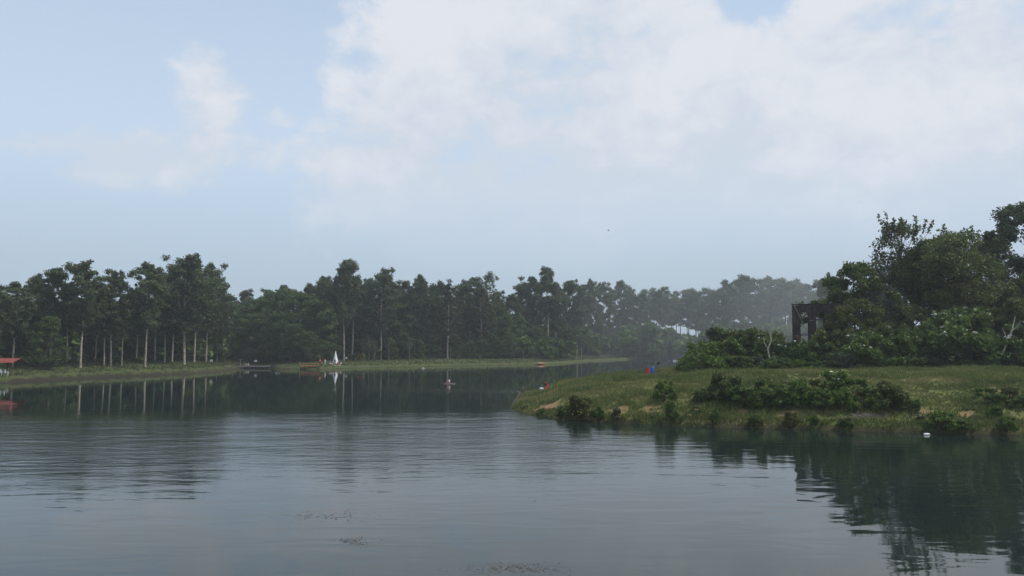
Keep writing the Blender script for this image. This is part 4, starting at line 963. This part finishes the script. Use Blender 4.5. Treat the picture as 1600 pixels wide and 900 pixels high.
x, y = gp(821.5, 605.5); person('person', swim_pose(), (x, y, .02), R(-100), 'cloth_dark', 'cloth_dark', 'second swimmer with only the head out next to the kneeling person')
# paddler sitting on a pale board
x, y = gp(702, 600); pad = person('person', sit_pose(), (x, y, .10), R(-95), 'cloth_white', 'cloth_orange', 'person sitting on a pale board out on the water')
bm = bmesh.new(); prof = [(-1.05, .03), (-.9, .20), (-.5, .32), (0, .35), (.5, .32), (.8, .24), (1.0, .10), (1.1, .02)]
vt = [[bm.verts.new((px_, s_ * w_, zz + (.10 if abs(px_) > .98 else 0))) for px_, w_ in prof] for s_, zz in ((1, .09), (-1, .09), (-1, -.03), (1, -.03))]
for a_ in range(4):
    A, B = vt[a_], vt[(a_ + 1) % 4]
    for i in range(len(prof) - 1): bm.faces.new((A[i], A[i + 1], B[i + 1], B[i]))
bm.faces.new([v[0] for v in vt]); bm.faces.new([v[-1] for v in vt][::-1]); bmesh.ops.recalc_face_normals(bm, faces=bm.faces[:])
o = bm_obj('board', bm, 'grey_wood'); o.location = (x, y, .02); o.rotation_euler = (0, 0, R(4)); tag(o, 'pale flat board floating under the sitting person', 'board')
for px, py, lab in ((443, 578.5, 'dark-haired swimmer near the orange jetty'), (606, 576, 'swimmer close to the far bank beyond the red tarp'), (661, 576, 'swimmer with white cap close to the far grassy bank')):
    x, y = gp(px, py); person('person', swim_pose(), (x, y, .10), R(30), 'cloth_dark' if px < 650 else 'cloth_white', 'cloth_dark', lab, hat=None if px < 650 else 'cloth_white', s=1.25)
def bank(px, off):
    d = shore_d(px, _mp) + off; x, y = at(px, d); return x, y, hz(x, y)
for px, off, rz, top, legs, ht, lab, pose in (
        (508.5, 9, 10, 'cloth_white', 'cloth_white', 'cloth_red', 'person all in white with red headwear standing between jetty and cone tent', stand_pose()),
        (516, 8, 40, 'cloth_white', 'cloth_dark', 'cloth_white', 'person in white top and cap sitting by the cone tent', sit_pose()),
        (519, 7, -30, 'cloth_white', 'cloth_red', None, 'person in white top and red trousers sitting before the cone tent', sit_pose()),
        (524, 8, 20, 'cloth_dark', 'cloth_dark', None, 'person in dark clothes standing before the white cone tent', stand_pose()),
        (528.5, 9, -20, 'cloth_blue', 'cloth_red', None, 'person in blue top and red trousers sitting beside the cone tent', sit_pose()),
        (533, 8, 15, 'cloth_white', 'cloth_white', None, 'person all in white sitting at the edge of the pale mat', sit_pose()),
        (541.5, 14, 0, 'cloth_white', 'cloth_dark', None, 'person in white top standing by the white bole of the tallest gum', stand_pose())):
    x, y, z = bank(px, off); person('person', pose, (x, y, z - .02), R(rz), top, legs, lab, hat=ht)
# pale mat on the bank
x, y, z = bank(524, 6.2); r = None
o = boxo('mat', (0, 0, .0), (3.6, 1.3, .04), 'mat_green', None, bev=.01); o.location = (x, y, z + .06); o.rotation_euler = (R(4), 0, 0); tag(o, 'pale green mat spread on the bank before the cone tent', 'mat')

# white cone tent with pole and guy lines
x, y, z = bank(524.5, 12); r = empty('cone_tent', (x, y, z - .05))
bm = bmesh.new(); nseg = 16
rings = [[bm.verts.new((rr * (1 + .10 * math.cos(4 * a)) * math.cos(a), rr * (1 + .10 * math.cos(4 * a)) * math.sin(a), zz)) for a in [2 * PI * k / nseg for k in range(nseg)]] for rr, zz in ((.95, 0), (.72, .8), (.46, 1.8), (.24, 2.8), (.08, 3.7))]
for i in range(4):
    for k in range(nseg): bm.faces.new((rings[i][k], rings[i][(k + 1) % nseg], rings[i + 1][(k + 1) % nseg], rings[i + 1][k]))
bm.faces.new(rings[-1]); cv = bm_obj('canvas', bm, 'white_cloth', r)
tubeo('pole', [(0, 0, .1), (0, 0, 3.95)], [.03, .02], 'grey_wood', r, 6)
bm = bmesh.new(); box(bm, (.05, -.80, .55), (.34, .10, 1.0), 0, 0, .03); bm_obj('opening', bm, 'cloth_dark', cv)
for a in (.5, 2.6, 4.4): tubeo('guy_line', [(0, 0, 3.6), (1.7 * math.cos(a), 1.7 * math.sin(a), .05)], [.012, .012], 'grey_wood', r, 4)
tag(r, 'tall narrow white cone tent on the bank below the tallest gum', 'tent')

# orange jetty: plank deck on posts, rail and a sloping gangway up the bank
jx0, jy0 = gp(470, 577); jx1 = jx0 + 5.6
r = empty('jetty', (jx0, jy0 - .6, 0)); LJ = 4.9
for i in range(14): boxo('plank', (i * .35 + .18, 0, .98), (.31, 1.5, .07), 'orange_wood', r)
for s_ in (-.62, .62): boxo('beam', (LJ / 2, s_, .88), (LJ, .12, .12), 'orange_wood', r)
for i in range(5):
    for s_ in (-.6, .6): tubeo('post', [(i * 1.2 + .05, s_ * .82, -1.4), (i * 1.2 + .05, s_ * .82, .82)], [.06, .06], 'dark_wood', r, 6)
tubeo('pole', [(-.35, -.4, -1.2), (.02, -.5, 1.2), (.0, -.5, 2.3)], [.07, .06, .05], 'dead_wood', r, 6)
for i in range(5): tubeo('rail_post', [(i * 1.2 + .1, .82, .7), (i * 1.2 + .1, .82, 1.65)], [.035, .035], 'orange_wood', r, 6)
tubeo('rail', [(.05, .82, 1.62), (LJ - .05, .82, 1.62)], [.035, .035], 'orange_wood', r, 6)
boxo('gangway', (LJ + .62, .1, 1.33), (1.6, 1.1, .08), 'orange_wood', r, ry=R(-28)); boxo('gangway_rail', (LJ + .62, .66, 1.85), (1.6, .06, .10), 'orange_wood', r, ry=R(-28))
tag(r, 'orange plank jetty on posts with a gangway up the bank', 'jetty')
person('person', stand_pose(), (jx0 + LJ + .55, jy0 - .5, 1.28), R(60), 'cloth_orange', 'cloth_dark', 'person in orange top standing on the jetty gangway')

# low grey boardwalk in the inlet
bx0, by0 = gp(371, 575.5); ln = gp(428, 575)[0] - bx0
r = empty('boardwalk', (bx0, by0, 0))
for i in range(22): boxo('plank', ((i + .5) * ln / 22, 0, .75), (ln / 22 - .05, 1.4, .08), 'grey_wood', r)
for i in range(6):
    tubeo('post', [(i * ln / 5.2 + .2, -.55, -1.5), (i * ln / 5.2 + .2, -.55, .74)], [.13, .13], 'dark_wood', r, 8)
boxo('fascia', (ln / 2, -.72, .58), (ln, .06, .34), 'grey_wood', r)
for a_, h_ in ((.9, 2.6), (2.0, 1.7)): tubeo('mooring_post', [(a_, -.3, -1.5), (a_, -.3, h_)], [.11, .10], 'grey_wood', r, 8)
boxo('cross_bar', (.9, -.3, 2.62), (1.3, .14, .12), 'grey_wood', r)
tag(r, 'low grey plank boardwalk with mooring posts in the inlet', 'boardwalk')
for dx, sz, lab in ((2.7, (.95, .7, .62), 'pale wooden crate on the boardwalk beside the cross-barred post'), (.05, (1.2, .7, .5), 'brown wooden crate at the end of the boardwalk')):
    r2 = empty('crate', (bx0 + dx, by0 + .2, .792))
    boxo('base', (0, 0, .03), (sz[0], sz[1], .06), 'grey_wood', r2)
    for k in range(3):
        for s_ in (-1, 1): boxo('slat', (0, s_ * sz[1] / 2, .12 + k * sz[2] / 3), (sz[0], .03, sz[2] / 3 - .04), 'dead_wood' if dx > 1 else 'dark_wood', r2)
        for s_ in (-1, 1): boxo('slat', (s_ * (sz[0] / 2 - .017), 0, .12 + k * sz[2] / 3), (.03, sz[1] - .035, sz[2] / 3 - .05), 'dead_wood' if dx > 1 else 'dark_wood', r2)
    tag(r2, lab, 'crate')
r = empty('white_box_on_post', (bx0 + 5.1, by0 + .25, .785)); tubeo('post', [(0, 0, 0), (0, 0, 1.1)], [.05, .05], 'dark_wood', r, 6); boxo('box', (0, 0, 1.3), (.62, .45, .42), 'white_plastic', r, bev=.03); boxo('lid', (0, 0, 1.545), (.72, .55, .06), 'white_plastic', r)
tag(r, 'white lidded box on a dark post above the boardwalk', 'box')
# small white notice on the grove bank
x, y = at(331, shore_d(331, _lp) + 7); r = empty('notice_board', (x, y, hz(x, y))); tubeo('post', [(0, 0, -.3), (0, 0, 1.5)], [.05, .05], 'dark_wood', r, 6); boxo('panel', (0, -.07, 1.45), (.75, .05, .55), 'white_plastic', r, bev=.01)
tag(r, 'small white notice on a post at the edge of the dark grove', 'sign')
# red-roofed shelter with white chairs
x, y = at(4, shore_d(4, _lp) + 7.5); z = hz(x, y); r = empty('shelter', (x, y, z), R(-6))
for a_ in (-3.2, 0, 3.2):
    for b_ in (-1.5, 1.5): tubeo('post', [(a_, b_, -.3), (a_, b_, 2.3)], [.08, .07], 'dark_wood', r, 8)
for s_ in (-1, 1):
    for k in range(5):
        m_ = boxo('roof_sheet', (-3.12 + k * 1.56, s_ * 1.05, 2.64), (1.53, 2.35, .05), 'red_roof', r); m_.data.transform(Matrix.Translation((-3.12 + k * 1.56, s_ * 1.05, 2.64)) @ Matrix.Rotation(R(-s_ * 21), 4, 'X') @ Matrix.Translation((3.12 - k * 1.56, -s_ * 1.05, -2.64)))
boxo('ridge', (0, 0, 3.07), (7.9, .26, .08), 'red_roof', r)
for s_ in (-1.5, 1.5): boxo('beam', (0, s_, 2.34), (6.7, .12, .16), 'dark_wood', r)
boxo('counter', (-1.2, -1.3, .55), (3.2, .5, 1.1), 'dark_wood', r, bev=.02)
tag(r, 'open shelter with red sheet roof on dark posts under the trees', 'shelter')
def chair(dx, dy, rz, lab):
    xx_, yy_ = x + dx, y + dy; c = empty('plastic_chair', (xx_, yy_, hz(xx_, yy_) - .02), rz, 1.15)
    boxo('seat', (0, 0, .44), (.46, .46, .05), 'white_plastic', c, bev=.015); boxo('backrest', (0, .24, .74), (.46, .05, .50), 'white_plastic', c, bev=.02)
    for a_ in (-.19, .19):
        for b_ in (-.19, .19): tubeo('leg', [(a_ * 1.15, b_ * 1.15, 0), (a_, b_, .43)], [.025, .03], 'white_plastic', c, 6)
        tubeo('armrest', [(a_ * 1.25, -.2, .42), (a_ * 1.25, -.2, .64), (a_ * 1.25, .22, .66)], [.022, .022, .022], 'white_plastic', c, 6)
    tag(c, lab, 'chair')
chair(1.75, -2.6, R(160), 'white plastic chair facing away at the front of the shelter'); chair(2.5, -2.3, R(100), 'white plastic chair turned sideways at the end of the shelter'); chair(-.3, -2.7, R(200), 'white plastic chair before the dark counter of the shelter')

# tarps in the wood
def tarp(name, px, off, z0, w_, d_, drop, mat, label, tilt):
    x, y, z = bank(px, off); r = empty(name, (x, y, z)); bm = bmesh.new(); N = 8
    vv = [[bm.verts.new(((i / N - .5) * w_, (j / N - .5) * d_, z0 + tilt * (i / N - .5) * w_ - drop * math.sin(PI * i / N) * math.sin(PI * j / N))) for i in range(N + 1)] for j in range(N + 1)]
    for j in range(N):
        for i in range(N): bm.faces.new((vv[j][i], vv[j][i + 1], vv[j + 1][i + 1], vv[j + 1][i]))
    bmesh.ops.solidify(bm, geom=bm.faces[:], thickness=.03); bm_obj('sheet', bm, mat, r, True)
    for a_ in (-.5, .5):
        for b_ in (-.5, .5): tubeo('pole', [(a_ * w_, b_ * d_, -.3), (a_ * w_, b_ * d_, z0 + tilt * a_ * w_ + .05)], [.035, .03], 'grey_wood', r, 6)
    tag(r, label, 'tarp')
tarp('tarp', 563, 14, 1.9, 2.4, 2.0, .12, 'red_tarp', 'small sloping red tarp on poles among thin pale stems', .5)
tarp('tarp', 811, 17, 2.6, 3.2, 2.4, .25, 'blue_tarp', 'faded blue tarp on poles among the far bushes', .12)
# clay boulder on the far waterline
x, y = at(845, shore_d(845, _mp) + .6); bm = bmesh.new(); bmesh.ops.create_icosphere(bm, subdivisions=3, radius=1)
for v in bm.verts:
    k = 1 + .18 * math.sin(4 * v.co.x + 2) * math.cos(5 * v.co.y) + .1 * math.sin(9 * v.co.z + 3 * v.co.x); v.co = Vector((v.co.x * 1.5 * k, v.co.y * .9 * k, v.co.z * .42 * k))
o = bm_obj('boulder', bm, 'clay', None, True); o.location = (x, y, .30); tag(o, 'orange clay boulder at the waterline of the far bank', 'boulder')
# thin pale posts by the small conifer
for px, hh, lab in ((901, 4.0, 'pale thin post nearer the small dark conifer'), (908.5, 5.0, 'taller pale thin post standing out from the far bushes')):
    x, y, z = bank(px, 9); tubeo('thin_post', [(0, 0, -.4), (.05, 0, hh)], [.11, .08], 'pale_bark', None, 7); o = col.objects[-1]; o.location = (x, y, z); tag(o, lab, 'post')

# birds on the wing
def bird(px, py, dist, rz, span, label):
    d = ray(px, py); p = d / d[1] * dist; r = empty('bird', (p[0], p[1], HC + p[2]), rz, span / .36)
    bm = bmesh.new(); bmesh.ops.create_uvsphere(bm, u_segments=10, v_segments=8, radius=.03, matrix=Matrix.Diagonal((.9, 3.0, .9, 1))); bm_obj('body', bm, 'bird_black', r, True)
    for s_ in (-1, 1):
        bm = bmesh.new(); P = [(.01, -.03, 0), (.10, -.05, .045), (.19, .03, .07), (.09, .015, .04), (.01, .035, 0)]
        bm.faces.new([bm.verts.new((s_ * a_, b_, c_)) for a_, b_, c_ in P]); bmesh.ops.solidify(bm, geom=bm.faces[:], thickness=.006); bm_obj('wing', bm, 'bird_black', r)
    bm = bmesh.new(); bm.faces.new([bm.verts.new(q) for q in ((-.01, .07, 0), (.01, .07, 0), (.03, .14, 0), (0, .11, 0), (-.03, .14, 0))]); bmesh.ops.solidify(bm, geom=bm.faces[:], thickness=.004); bm_obj('tail', bm, 'bird_black', r)
    tag(r, label, 'bird')
bird(951, 360, 75, 1.1, .40, 'black bird flying well above the gums behind the rounded bushes')
bird(998, 275, 95, .4, .30, 'tiny black bird high in the pale sky above the larger one')
bird(1343, 316, 100, 2.0, .26, 'tiny black bird above the airy olive tree')
bird(1569, 241, 100, 2.6, .26, 'tiny black bird high above the big gum')

# ------------------------------------------------------------------ haze over the lake
hb = boxo('haze', (0, 650, 27.5), (1996, 1716, 61), solid('haze_tmp', (1, 1, 1))); hb.data.materials.clear()
hm = bpy.data.materials.new('haze'); hm.use_nodes = True; hn, hl = hm.node_tree.nodes, hm.node_tree.links; hn.clear()
pv = nd(hn, 'ShaderNodeVolumePrincipled'); pv.inputs['Color'].default_value = (0.86, 0.93, 1.0, 1); pv.inputs['Density'].default_value = 0.00030; pv.inputs['Anisotropy'].default_value = 0.1
oo = nd(hn, 'ShaderNodeOutputMaterial'); hl.new(pv.outputs[0], oo.inputs['Volume']); hb.data.materials.append(hm); tag(hb, 'thin pale blue haze over lake and woods', 'haze', kind='stuff')

def smoke(px, dist, z, rad, dens, label):
    x, y = at(px, dist); bm = bmesh.new(); bmesh.ops.create_icosphere(bm, subdivisions=4, radius=1.0)
    m_ = bpy.data.materials.new('smoke'); m_.use_nodes = True; n_, l_ = m_.node_tree.nodes, m_.node_tree.links; n_.clear()
    p_ = nd(n_, 'ShaderNodeVolumePrincipled'); p_.inputs['Color'].default_value = (.90, .94, 1.0, 1); p_.inputs['Density'].default_value = dens
    q_ = nd(n_, 'ShaderNodeOutputMaterial'); l_.new(p_.outputs[0], q_.inputs['Volume'])
    o = bm_obj('smoke', bm, m_); o.location = (x, y, z); o.scale = rad; tag(o, label, 'smoke', kind='stuff')
smoke(1150, 400, 8, (110, 140, 46), .0008, 'thin smoke drifting before the far row of pines')
smoke(1400, 122, 13, (26, 5, 7), .011, 'wisp of smoke among the trees behind the grassy point')
